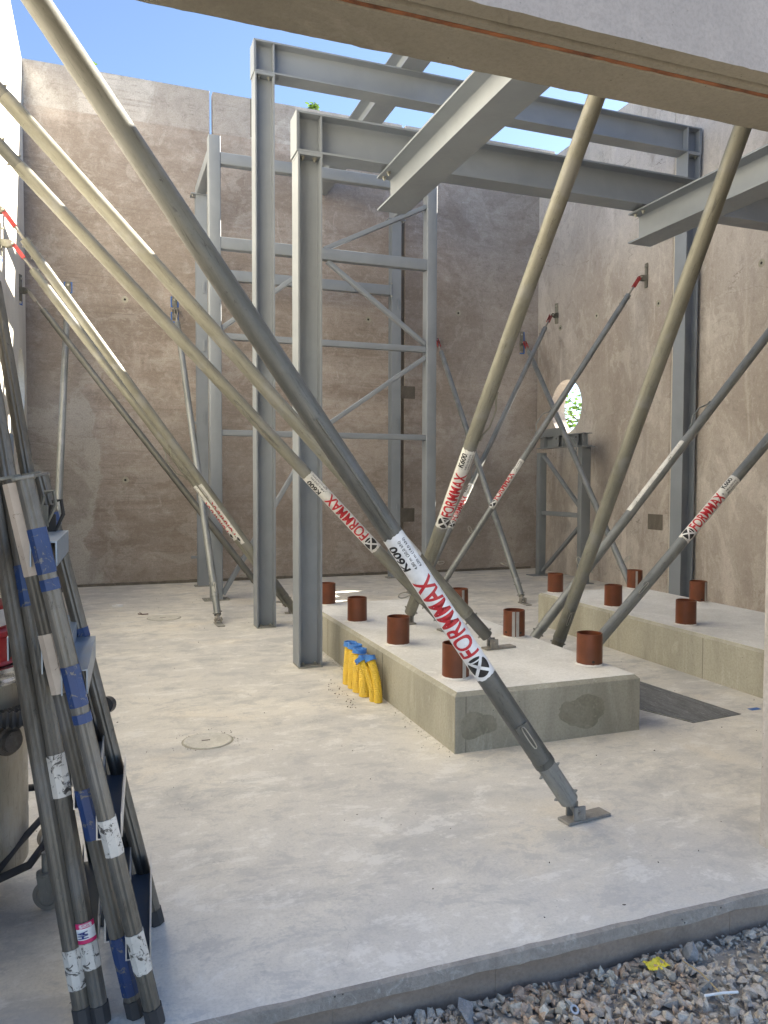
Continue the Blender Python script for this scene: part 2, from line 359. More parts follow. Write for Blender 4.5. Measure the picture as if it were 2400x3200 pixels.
def cut_holes(o, holes):
    """holes: (centre, axis, radius, length) cylinders taken out of the mesh"""
    for c, ax, r, L in holes:
        bm = bmesh.new(); c = Vector(c); ax = Vector(ax).normalized(); cyl(bm, c-ax*L/2, c+ax*L/2, r, 56)
        k = link('cutter', bm, M['lip']); md = o.modifiers.new('b', 'BOOLEAN'); md.object = k; md.operation = 'DIFFERENCE'; md.solver = 'EXACT'
        dg = bpy.context.evaluated_depsgraph_get(); dg.update()
        me = bpy.data.meshes.new_from_object(o.evaluated_get(dg)); o.modifiers.clear(); old = o.data; o.data = me
        bpy.data.objects.remove(k); bpy.data.meshes.remove(old)

# ------------------------------------------------------------------ ground, slab
XL, XR, YB, YI, YO = -.955, 7.0, 11.5, 2.397, 2.06
bm = bmesh.new(); box(bm, -600, -600, -1.0, 600, 600, -.22)
g = link('ground', bm, M['soil']); tag(g, kind='structure')
bm = bmesh.new()
# slab with a slightly ragged front arris
xs = [-2.2+i*.04 for i in range(286)]
vt = []
for i, x in enumerate(xs):
    j = .006*noise.noise(Vector((x*9, 0, 0)))+.004*noise.noise(Vector((x*31, 3, 0)))
    jz = abs(noise.noise(Vector((x*6, 7, 0))))*.008
    zl = -.046+.009*noise.noise(Vector((x*5, 9, 0)))
    row = [(x, 12.3, 0), (x, 2.16, 0), (x, 2.118+j, -.001), (x, 2.104+j, -.006-jz), (x, 2.100+j, zl), (x, 2.122+j, zl-.003), (x, 2.125, -.075)]
    vt.append([bm.verts.new(p) for p in row])
for a, b in zip(vt, vt[1:]):
    for k in range(6): bm.faces.new((a[k], b[k], b[k+1], a[k+1])).material_index = 0 if k < 2 else 1
slab = link('floor_slab', bm, [M['floor'], M['lip']]); tag(slab, kind='structure')
bm = bmesh.new(); box(bm, -2.2, 2.118, -.6, 9.2, 2.4, -.055, .003)
for xx in (1.16, 2.115, .62): box(bm, xx, 2.1165, -.2, xx+.0035, 2.119, -.058)
fb = link('slab_foundation', bm, M['base']); tag(fb, kind='structure')

# ------------------------------------------------------------------ walls
def panel(name, label, x0, y0, x1, y1, z1, mat, z0=-.02, bev=.008):
    t = thing(name, label, 'concrete wall', (0, 0, 0))
    bm = bmesh.new(); box(bm, x0, y0, z0, x1, y1, z1, bev); o = link('panel', bm, mat, t)
    return t, o
def tie_hole(t, p, d, r=.030):
    bm = bmesh.new(); d = Vector(d); p = Vector(p); T = frame(p, d)
    lathe(bm, [(r*1.6, .0015), (r*1.25, .004), (r*1.0, .0025), (r*.55, .001)], T=T, n=20); link('tie_ring', bm, M['left'] if d.x > .5 else M['plside'], t, smooth=True)
    bm = bmesh.new(); lathe(bm, [(r*.55, .0035), (.0005, .0036)], T=T, n=14); link('tie_hole', bm, M['dark'], t)
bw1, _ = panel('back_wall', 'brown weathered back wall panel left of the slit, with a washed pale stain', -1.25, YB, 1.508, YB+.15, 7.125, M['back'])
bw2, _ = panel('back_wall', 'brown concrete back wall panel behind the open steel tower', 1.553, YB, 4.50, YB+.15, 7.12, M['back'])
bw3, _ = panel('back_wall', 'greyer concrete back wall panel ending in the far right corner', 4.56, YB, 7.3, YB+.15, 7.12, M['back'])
bm = bmesh.new(); box(bm, 1.508, YB+.02, 0, 1.553, YB+.13, 6.5); link('joint_filler', bm, M['mortar'], bw2)
bm = bmesh.new(); box(bm, 4.50, YB+.03, 0, 4.56, YB+.13, 7.0); link('joint_filler', bm, M['mortar'], bw3)
for z0, z1 in ((2.82, 3.02), (.84, 1.06)):
    bm = bmesh.new(); box(bm, 4.46, YB-.003, z0, 4.74, YB+.01, z1, .002); link('mortar_patch', bm, M['mortar'], bw3)
bm = bmesh.new(); box(bm, 2.10, YB-.004, 6.56, 2.125, YB+.01, 7.11, .002); link('mortar_seam', bm, M['mortar'], bw2)
for p in ((.32, YB, 4.04), (.30, YB, 1.5)): tie_hole(bw1, p, (0, -1, 0))
for p in ((3.94, YB, 4.03), (2.3, YB, 4.0), (3.2, YB, 1.45)): tie_hole(bw2, p, (0, -1, 0))
tie_hole(bw3, (5.5, YB, 4.25), (0, -1, 0))
bm = bmesh.new()
for i in range(60):   # mortar smear at the foot of the back wall
    x = -.9+i*.13; h = .035+.03*abs(noise.noise(Vector((x*3, 1, 1))))
    box(bm, x, YB-.012-.01*abs(noise.noise(Vector((x*5, 4, 1)))), -.01, x+.131, YB+.01, h)
for v in bm.verts: v.co.x += .0
link('mortar_fillet', bm, M['mortar'], bw1)

lw, lwo = panel('left_wall', 'pale sunlit concrete side wall with a round opening near the back corner', XL-.24, 9.02, XL, YB-.003, 7.1, M['left'])
lw2, _ = panel('left_wall', 'pale concrete side wall panel nearest the doorway on the left', XL-.24, 2.41, XL, 9.00, 7.1, M['left'])
cut_holes(lwo, [((XL, 10.75, 2.72), (1, 0, 0), .43, 1)])
bm = bmesh.new(); box(bm, XL-.2, 9.0, 0, XL-.015, 9.02, 7.0); link('joint_filler', bm, M['mortar'], lw)
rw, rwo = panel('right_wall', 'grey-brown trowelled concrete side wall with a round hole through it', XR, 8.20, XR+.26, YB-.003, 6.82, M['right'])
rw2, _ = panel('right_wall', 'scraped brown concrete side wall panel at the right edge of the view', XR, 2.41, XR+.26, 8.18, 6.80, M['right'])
cut_holes(rwo, [((XR, 10.62, 2.70), (1, 0, 0), .43, 1)])
bm = bmesh.new(); box(bm, XR+.012, 8.18, 0, XR+.2, 8.20, 6.7); link('joint_filler', bm, M['left'], rw)
bm = bmesh.new(); box(bm, XR-.004, 8.215, 0.02, XR+.01, 8.30, 5.9, .003); link('mortar_seam', bm, M['right'], rw)
bm = bmesh.new(); box(bm, XR-.003, 8.25, .85, XR+.01, 8.6, 1.06, .002); link('mortar_patch', bm, M['mortar'], rw)
for p in ((XR, 8.46, 3.88), (XR, 9.83, 3.99), (XR, 10.81, 3.99)): tie_hole(rw, p, (-1, 0, 0))
for p in ((XR, 6.755, 3.966), (XR, 5.2, 3.9)): tie_hole(rw2, p, (-1, 0, 0))
# rough broken crest on the right wall
for t, y0, y1, z in ((rw, 8.2, YB-.01, 6.82), (rw2, 2.42, 8.17, 6.80)):
    bm = bmesh.new(); n = 60; rows = []
    for i in range(n+1):
        y = y0+(y1-y0)*i/n
        rows.append([bm.verts.new((XR+.004+dx, y, z+(0 if e else .018+.02*noise.noise(Vector((y*7, dx*9, z)))))) for dx, e in ((0, 1), (.03, 0), (.12, 0), (.22, 0), (.25, 1))])
    for a, b in zip(rows, rows[1:]):
        for k in range(4): bm.faces.new((a[k], b[k], b[k+1], a[k+1]))
    link('broken_crest', bm, M['chunk'], t)

# facade above the doorway
fa = thing('lintel_wall', 'concrete facade beam above the opening with a brown sealing strip under it', 'concrete lintel')
bm = bmesh.new(); H = 6.8; n = 260; rows = []
prof = [(YO, 0), (YO+.062, 0), (YO+.066, .018), (YO+.088, .018), (YO+.092, .004), (YO+.118, .004), (YO+.121, .016), (YO+.139, .016), (YO+.142, 0), (YI, 0)]
for i in range(n+1):
    x = -1.2+8.5*i/n; c = []
    for k, (y, z) in enumerate(prof):
        jy = .0045*noise.noise(Vector((x*8, k*5, 2)))+.003*noise.noise(Vector((x*27, k*5, 2))) if k in (0, 2, 3, 9) else 0
        jz = .004*abs(noise.noise(Vector((x*14, k, 8)))) if k in (0, 9) else 0
        c.append(bm.verts.new((x, y+jy, 2.892+z+jz)))
    c.append(bm.verts.new((x, YI, H))); c.append(bm.verts.new((x, YO, H))); rows.append(c)
for a, b in zip(rows, rows[1:]):
    m = len(a)
    for k in range(m):
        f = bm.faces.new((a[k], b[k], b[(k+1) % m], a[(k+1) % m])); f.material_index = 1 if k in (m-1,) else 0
bm.faces.new(rows[0]); bm.faces.new(list(reversed(rows[-1])))
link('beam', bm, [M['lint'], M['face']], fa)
bm = bmesh.new(); rows = []
for i in range(n+1):
    x = -1.2+8.5*i/n; j = .004*noise.noise(Vector((x*20, 3, 3)))
    rows.append([bm.verts.new((x, y, z)) for y, z in ((YO+.1225, 2.906), (YO+.1225, 2.897+j), (YO+.1375, 2.896+j), (YO+.1375, 2.906))])
for a, b in zip(rows, rows[1:]):
    for k in range(3): bm.faces.new((a[k], b[k], b[k+1], a[k+1]))
link('sealing_strip', bm, M['foam'], fa)
jb, _ = panel('door_jamb', 'pinkish concrete door jamb standing at the right edge of the opening', 2.537, YO+.003, 7.3, YI-.003, 2.889, mat_concrete('pink_grey_jamb_concrete', (.42, .37, .32), (.50, .45, .40), (.56, .51, .46), 2, (1, 1, .5), .8, .6, .3))
panel('door_jamb', 'concrete door jamb left of the opening behind the ladders', -1.25, YO+.003, -.47, YI-.003, 2.889, M['face'])

# ------------------------------------------------------------------ plinths
def plinth(name, label, x0, y0, x1, y1, h, seams):
    t = thing(name, label, 'concrete plinth')
    bm = bmesh.new(); c = .022; nx = 40
    def ring(d, z, e=0): return [(x0+d, y0+d, z), (x1-d, y0+d, z), (x1-d, y1-d, z), (x0+d, y1-d, z)]
    vs = [[bm.verts.new(p) for p in ring(d, z)] for d, z in ((0, -.01), (0, h-c), (c, h))]
    for a, b in zip(vs, vs[1:]):
        for k in range(4): bm.faces.new((a[k], a[(k+1) % 4], b[(k+1) % 4], b[k]))
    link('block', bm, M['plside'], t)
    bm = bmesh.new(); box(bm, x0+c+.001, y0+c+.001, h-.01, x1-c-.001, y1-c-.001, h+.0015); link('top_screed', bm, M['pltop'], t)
    for ax, v in seams:
        bm = bmesh.new()
        if ax == 'x': box(bm, v, y0-.0015, 0, v+.003, y0+.01, h-c)
        else: box(bm, x0-.0015, v, 0, x0+.01, v+.003, h-c)
        link('shutter_seam', bm, M['mortar'], t)
    bm = bmesh.new(); box(bm, x0-.002, y0-.002, 0, x0+.02, y0+.014, h-c-.002, .002); link('corner_strip', bm, M['plside'], t)
    return t
p1 = plinth('concrete_plinth', 'long grey concrete plinth in the middle of the floor, nearest the camera', 1.80, 3.77, 3.03, 7.0, .335, (('x', 1.865), ('y', 4.93), ('y', 6.3)))
p2 = plinth('concrete_plinth', 'second concrete plinth along the right wall, ending at the door jamb', 4.275, 3.6, 5.55, 6.95, .335, (('y', 5.75), ('y', 4.6)))
# damp patches on the front of the near plinth
def blob(name, c, ax, rx, rz, mat, parent, seed, off=.002):
    bm = bmesh.new(); N = 48; c = Vector(c); ce = bm.verts.new(c); rim = []
    for k in range(N):
        a = 2*math.pi*k/N; q = 1+.38*noise.noise(Vector((math.cos(a)*1.3, math.sin(a)*1.3, seed)))+.10*noise.noise(Vector((math.cos(a)*6, math.sin(a)*6, seed)))
        rim.append(bm.verts.new(c+Vector(ax)*rx*q*math.cos(a)+Vector((0, 0, 1))*rz*q*math.sin(a)))
    for k in range(N): bm.faces.new((ce, rim[k], rim[(k+1) % N]))
    return link(name, bm, mat, parent)
damp = mat_concrete('damp_concrete', (.21, .20, .15), (.28, .265, .205), (.35, .33, .265), 5, (1, 1, 1), .6, .4, .3)
blob('damp_patch', (2.62, 3.768, .16), (1, 0, 0), .17, .095, damp, p1, 3.1)
blob('damp_patch', (1.94, 3.768, .15), (1, 0, 0), .12, .08, damp, p1, 7.7)

# ------------------------------------------------------------------ steel frames
def portal(label, y0, zb, dy=.18):
    """portal frame in the XZ plane, front face at y0, beam underside at zb"""
    t = thing('steel_portal_frame', label, 'steel frame', (1.45, y0, 0))
    o = Vector(t.location); x0, x1 = 1.45, 6.95; yc = y0+.1; dep = .31
    for xa, xb in ((x0, x0+.195), (x1-.195, x1)):
        xc = (xa+xb)/2
        bm = bmesh.new(); prism(bm, iprof(.195, dy+.02, .014, .009), Vector((xc, yc, .014))-o, Vector((xc, yc, zb-.024))-o, (1, 0, 0)); link('column', bm, M['steel'], t, smooth=True)
        bm = bmesh.new(); box(bm, xa-.0-o.x, y0-o.y-.005, 0, xb-o.x, y0+.205-o.y, .0135, .002); link('base_plate', bm, M['galvL'], t)
        bm = bmesh.new(); box(bm, xa-.002-o.x, y0-o.y, zb-.0235, xb+.004-o.x, y0+.2-o.y, zb-.001, .002); link('cap_plate', bm, M['steel'], t)
        for bx in (xa+.045, xb-.05):
            bm = bmesh.new(); bolt(bm, Vector((bx, y0+.045, zb-.024))-o, (0, 0, -1), .015, .015); link('bolt', bm, M['bolt'], t)
            bm = bmesh.new(); bolt(bm, Vector((bx, y0+.045, .014))-o, (0, 0, 1), .013, .012); link('bolt', bm, M['bolt'], t)
    bm = bmesh.new(); prism(bm, iprof(dep, .2, .016, .01, .016), Vector((x0, yc, zb+dep/2))-o, Vector((x1, yc, zb+dep/2))-o, (0, 0, 1)); link('beam', bm, M['steel'], t, smooth=True)
    for x in (x0+.183, x1-.195, x0+.0, x1-.012):
        for ya, yb_ in ((.004, .092), (.108, .196)):
            bm = bmesh.new(); box(bm, x-o.x, y0+ya-o.y, zb+.0165, x+.012-o.x, y0+yb_-o.y, zb+dep-.0165); link('stiffener', bm, M['steel'], t)
    for x in (x0-.0125, x1+.0005):
        bm = bmesh.new(); box(bm, x-o.x, y0-.001-o.y, zb-.001, x+.012-o.x, y0+.201-o.y, zb+dep+.001, .002); link('end_plate', bm, M['steel'], t)
    # lugs on the right hand column
    for z in (.46, 2.47):
        bm = bmesh.new(); box(bm, x1-o.x-.001, y0+.05-o.y, z-.02, x1+.045-o.x, y0+.06-o.y, z+.02, .004); link('fixing_lug', bm, M['steel'], t)
    return t
portal('lower grey steel portal frame, nearer the doorway, carrying the two cantilevered beams', 5.92, 4.06)
portal('taller grey steel portal frame just behind the lower one', 7.68, 5.53)
def ibeam(label, x0, x1, y0, y1, z0, z1, bolts=True):
    t = thing('steel_beam', label, 'steel beam', ((x0+x1)/2, y1, z0)); o = Vector(t.location)
    bm = bmesh.new(); xc = (x0+x1)/2
    prism(bm, iprof(z1-z0, x1-x0, .015, .011, .02), Vector((xc, y0, (z0+z1)/2))-o, Vector((xc, y1, (z0+z1)/2))-o, (0, 0, 1)); link('girder', bm, M['steel'], t, smooth=True)
    if bolts:
        for dx in (.055, x1-x0-.055):
            for dy in (.07, .18):
                bm = bmesh.new(); bolt(bm, Vector((x0+dx*.8, y1-dy+.02, z1-.0155))-o, (0, 0, -1), .014, .015); link('bolt', bm, M['bolt'], t)
    return t
ibeam('wide grey steel beam bolted under the frame, seen from below, left of the two', 2.18, 2.43, YI+.002, 6.14, 3.757, 4.038)
ibeam('grey steel beam bolted under the frame at the right, crossed by a thick prop', 4.71, 4.97, YI+.002, 6.14, 3.757, 4.038)
ibeam('grey steel beam lying over the top of the taller frame against the sky', 2.99, 3.24, 4.6, 11.45, 5.842, 6.12, False)

# tower at the back
tw = thing('steel_tower', 'open grey steel tower with diagonal bracing standing against the back wall', 'steel tower', (1.32, 9.64, 0))
o = Vector(tw.location)
def bar(name, p, q, a, b, ref, parent, off, mat='steel', r=.01):
    bm = bmesh.new(); prism(bm, rprof(a, b, r), Vector(p)-off, Vector(q)-off, ref); return link(name, bm, M[mat], parent, smooth=True)
for x in (1.322, 4.218):
    bar('front_post', (x, 9.72, .015), (x, 9.72, 5.70), .145, .16, (1, 0, 0), tw, o)
    bm = bmesh.new(); box(bm, x-.16-o.x, 9.62-o.y, 0, x+.16-o.x, 9.84-o.y, .0145, .002)
    link('base_plate', bm, M['galvL'], tw)
    for dx in (-.13, .13): bm = bmesh.new(); bolt(bm, Vector((x+dx, 9.65, .0145))-o, (0, 0, 1), .012, .012); link('bolt', bm, M['bolt'], tw)
    bm = bmesh.new(); prism(bm, iprof(.145, .15, .012, .01), Vector((x, 11.06, .015))-o, Vector((x, 11.06, 5.44))-o, (0, 1, 0)); link('rear_post', bm, M['steel'], tw, smooth=True)
    bm = bmesh.new(); box(bm, x-.12-o.x, 10.98-o.y, 0, x+.12-o.x, 11.14-o.y, .0145, .002); link('base_plate', bm, M['galvL'], tw)
    bm = bmesh.new(); box(bm, x-.14-o.x, 10.97-o.y, 5.441, x+.14-o.x, 11.15-o.y, 5.458, .002)
    link('cap_plate', bm, M['steel'], tw)
    for dx in (-.115, .115): bm = bmesh.new(); bolt(bm, Vector((x+dx, 11.0, 5.441))-o, (0, 0, -1), .014, .014); link('bolt', bm, M['bolt'], tw)
    bar('top_tie', (x, 9.801, 5.53), (x, 11.15, 5.53), .14, .13, (0, 0, 1), tw, o)
    for z in (1.0, 2.3, 3.3, 4.1):
        bm = bmesh.new(); box(bm, x+.01-o.x, 10.972-o.y, z, x+.04-o.x, 10.984-o.y, z+.16, .002); link('cleat', bm, M['steel'], tw)
def hbar(z0, z1, th, y=9.642):
    bar('cross_rail', (1.396, y+th/2, (z0+z1)/2), (4.144, y+th/2, (z0+z1)/2), z1-z0, th, (0, 0, 1), tw, o)
hbar(5.368, 5.51, .11); hbar(4.345, 4.49, .11); hbar(3.245, 3.325, .08, 9.66); hbar(2.055, 2.13, .08, 9.66)
def diag(p, q): bar('brace', (p[0], 9.705, p[1]), (q[0], 9.705, q[1]), .07, .06, (0, -1, 0), tw, o)
diag((2.72, 4.49), (4.144, 5.20)); diag((2.66, 4.34), (1.397, 3.38)); diag((2.76, 4.34), (4.143, 3.36)); diag((2.62, 2.13), (4.143, 3.18)); diag((2.58, 2.05), (1.40, .07))
bm = bmesh.new(); prism(bm, rprof(.15, .1), Vector((1.39, 11.04, 4.385))-o, Vector((4.15, 11.04, 4.385))-o, (0, 0, 1)); link('rear_rail', bm, M['steel'], tw, smooth=True)
for x in (1.392, 4.12):
    bm = bmesh.new(); box(bm, x-.0-o.x, 10.968-o.y, 4.26, x+.02-o.x, 10.985-o.y, 4.51, .002)
    link('end_plate', bm, M['steel'], tw)
    for z in (4.29, 4.48): bm = bmesh.new(); bolt(bm, Vector((x+.01, 10.968, z))-o, (0, -1, 0), .01, .01); link('bolt', bm, M['bolt'], tw)
for z in (.42, 2.3):
    bm = bmesh.new(); box(bm, 1.15-o.x, 11.0-o.y, z-.02, 1.25-o.x, 11.01-o.y, z+.02, .004); link('fixing_lug', bm, M['steel'], tw)

# small braced frame beside the round hole
sf = thing('steel_stand', 'small dark grey braced steel stand below the round hole in the right wall', 'steel stand', (6.6, 10.0, 0)); o = Vector(sf.location)
bar('near_post', (6.60, 9.52, .012), (6.60, 9.52, 2.0), .16, .10, (1, 0, 0), sf, o, 'steel2')
bar('far_post', (6.55, 10.60, .012), (6.55, 10.60, 1.95), .13, .10, (1, 0, 0), sf, o, 'steel2')
bm = bmesh.new(); box(bm, 6.36-o.x, 10.5-o.y, 0, 6.78-o.x, 10.72-o.y, .011, .002); link('base_plate', bm, M['steel2'], sf)
bm = bmesh.new(); box(bm, 6.46-o.x, 9.44-o.y, 0, 6.74-o.x, 9.6-o.y, .011, .002); link('base_plate', bm, M['steel2'], sf)
bm = bmesh.new(); prism(bm, iprof(.19, .15, .012, .009), Vector((6.60, 9.44, 2.112))-o, Vector((6.60, 10.72, 2.112))-o, (0, 0, 1)); link('top_beam', bm, M['steel2'], sf, smooth=True)
bm = bmesh.new(); box(bm, 6.49-o.x, 9.43-o.y, 2.001, 6.72-o.x, 9.62-o.y, 2.0165, .002); link('cap_plate', bm, M['steel2'], sf)
for y in (9.46, 9.98, 10.5):
    bm = bmesh.new(); box(bm, 6.527-o.x, y-o.y, 2.03, 6.59-o.x, y+.012-o.y, 2.195); link('stiffener', bm, M['steel2'], sf)
for y in (9.56, 10.08):
    bm = bmesh.new(); box(bm, 6.515-o.x, y-o.y, 2.04, 6.525-o.x, y+.14-o.y, 2.19, .002); link('cleat', bm, M['steel2'], sf); bm = bmesh.new(); bolt(bm, Vector((6.515, y+.05, 2.15))-o, (-1, 0, 0), .008, .006); link('bolt', bm, M['dark'], sf)
bm = bmesh.new(); box(bm, 6.56-o.x, 9.98-o.y, 2.209, 6.574-o.x, 10.74-o.y, 2.32, .002); link('upstand', bm, M['steel2'], sf)
bar('brace', (6.56, 10.545, 1.90), (6.58, 9.58, 1.12), .06, .05, (1, 0, 0), sf, o, 'steel2')
bar('cross_rail', (6.55, 10.55, 1.00), (6.58, 9.575, 1.00), .07, .05, (0, 0, 1), sf, o, 'steel2')
bar('brace', (6.56, 10.545, .08), (6.58, 9.58, .84), .06, .05, (1, 0, 0), sf, o, 'steel2')

# ------------------------------------------------------------------ text on stickers
def text_mesh(body, size, bold=.02):
    cu = bpy.data.curves.new('txt', 'FONT'); cu.body = body; cu.size = size; cu.offset = bold*size; cu.resolution_u = 4
    ob = bpy.data.objects.new('txt', cu); COL.objects.link(ob); dg = bpy.context.evaluated_depsgraph_get(); dg.update()
    me = bpy.data.meshes.new_from_object(ob.evaluated_get(dg)); bpy.data.objects.remove(ob); bpy.data.curves.remove(cu)
    bm = bmesh.new(); bm.from_mesh(me); bpy.data.meshes.remove(me); return bm
def fit(bm, x0, x1, y0, y1):
    """stretch a flat text mesh to a rectangle and slice it finely"""
    xs = [v.co.x for v in bm.verts]; ys = [v.co.y for v in bm.verts]; a, b, c, d = min(xs), max(xs), min(ys), max(ys)
    for v in bm.verts:
        v.co.x = x0+(v.co.x-a)/(b-a)*(x1-x0); v.co.y = y0+(v.co.y-c)/(d-c)*(y1-y0); v.co.z = .0018
    y = math.ceil(y0/.005)*.005
    while y < y1:
        bmesh.ops.bisect_plane(bm, geom=bm.verts[:]+bm.edges[:]+bm.faces[:], plane_co=(0, y, 0), plane_no=(0, 1, 0)); y += .005
    return bm
def wrap(bm, T, r, phi, yc=0):
    """x -> along the tube, y -> round it (outward is the frame's X axis turned by phi)"""
    for v in bm.verts:
        a, c, h = v.co.x, v.co.y, v.co.z; t = phi+c/r
        # e1 outward, e2 = e1 x axis
        v.co = T @ Vector(((r+h)*math.cos(t), -(r+h)*math.sin(t), a))
    return bm
def rectm(x0, x1, y0, y1, z=0, dx=.05, ragged=0):
    bm = bmesh.new(); nx = max(2, int((x1-x0)/dx)); ny = max(6, int((y1-y0)/.005)); g = []
    for i in range(nx+1):
        row = []
        for j in range(ny+1):
            x = x0+(x1-x0)*i/nx; y = y0+(y1-y0)*j/ny
            if ragged and i in (0, nx): x += ragged*noise.noise(Vector((y*60, i, x0)))
            if ragged and j in (0, ny): y += ragged*.3*noise.noise(Vector((x*40, j, y0)))
            row.append(bm.verts.new((x, y, z)))
        g.append(row)
    for i in range(nx):
        for j in range(ny): bm.faces.new((g[i][j], g[i+1][j], g[i+1][j+1], g[i][j+1]))
    return bm
def polym(pts, z):
    bm = bmesh.new(); bm.faces.new([bm.verts.new((x, y, z)) for x, y in pts])
    ys = [p[1] for p in pts]; y = min(ys)+.005
    while y < max(ys):
        bmesh.ops.bisect_plane(bm, geom=bm.verts[:]+bm.edges[:]+bm.faces[:], plane_co=(0, y, 0), plane_no=(0, 1, 0)); y += .005
    return bm
def join(*bms):
    me = bpy.data.meshes.new('tmp'); b = bmesh.new()
    for x in bms:
        x.to_mesh(me); b.from_mesh(me); x.free()
    bpy.data.meshes.remove(me); return b
def sticker(root, T, r, s0, s1, phi, mode):
    L = s1-s0; hw = .066; e = .0012
    worn = mode != 'full'
    lb = link('sticker', wrap(rectm(s0, s1, -hw, hw, e, .03, .008), T, r, phi), M['labelw'] if worn else M['label'], root, smooth=True)
    def put(name, bm, m): link(name, wrap(bm, T, r, phi), M[m], lb)
    if mode == 'blank': return
    X = lambda f: s0+L*f
    # emblem: black disc, white saltire and bar
    c = (X(.085), 0); rr = .048
    put('emblem', polym([(c[0]+rr*math.cos(2*math.pi*k/28), rr*math.sin(2*math.pi*k/28)) for k in range(28)], e+.0006), 'tblk')
    def strip(p, q, wd):
        p = Vector(p); q = Vector(q); n_ = Vector((-(q-p).y, (q-p).x)).normalized()*wd/2
        return polym([tuple(p-n_), tuple(q-n_), tuple(q+n_), tuple(p+n_)], e+.0012)
    put('emblem_cross', join(strip((c[0]-.040, -.036), (c[0]+.040, .036), .013), strip((c[0]-.040, .036), (c[0]+.040, -.036), .013), strip((c[0]+.030, -.05), (c[0]+.030, .05), .006)), 'label')
    put('brand_lettering', fit(text_mesh('FORMMAX', .1, .024), X(.165), X(.715), -.046, .046), 'tred')
    put('model_lettering', fit(text_mesh('K600', .1, .03), X(.79), X(.955), .008, .050), 'tblk')
    put('small_lettering', fit(text_mesh('4,80 m (20,0 kN)', .1, .012), X(.775), X(.965), -.020, -.004), 'tblk'); put('small_lettering', fit(text_mesh('6,00 m (14,0 kN)', .1, .012), X(.775), X(.965), -.043, -.027), 'tblk')

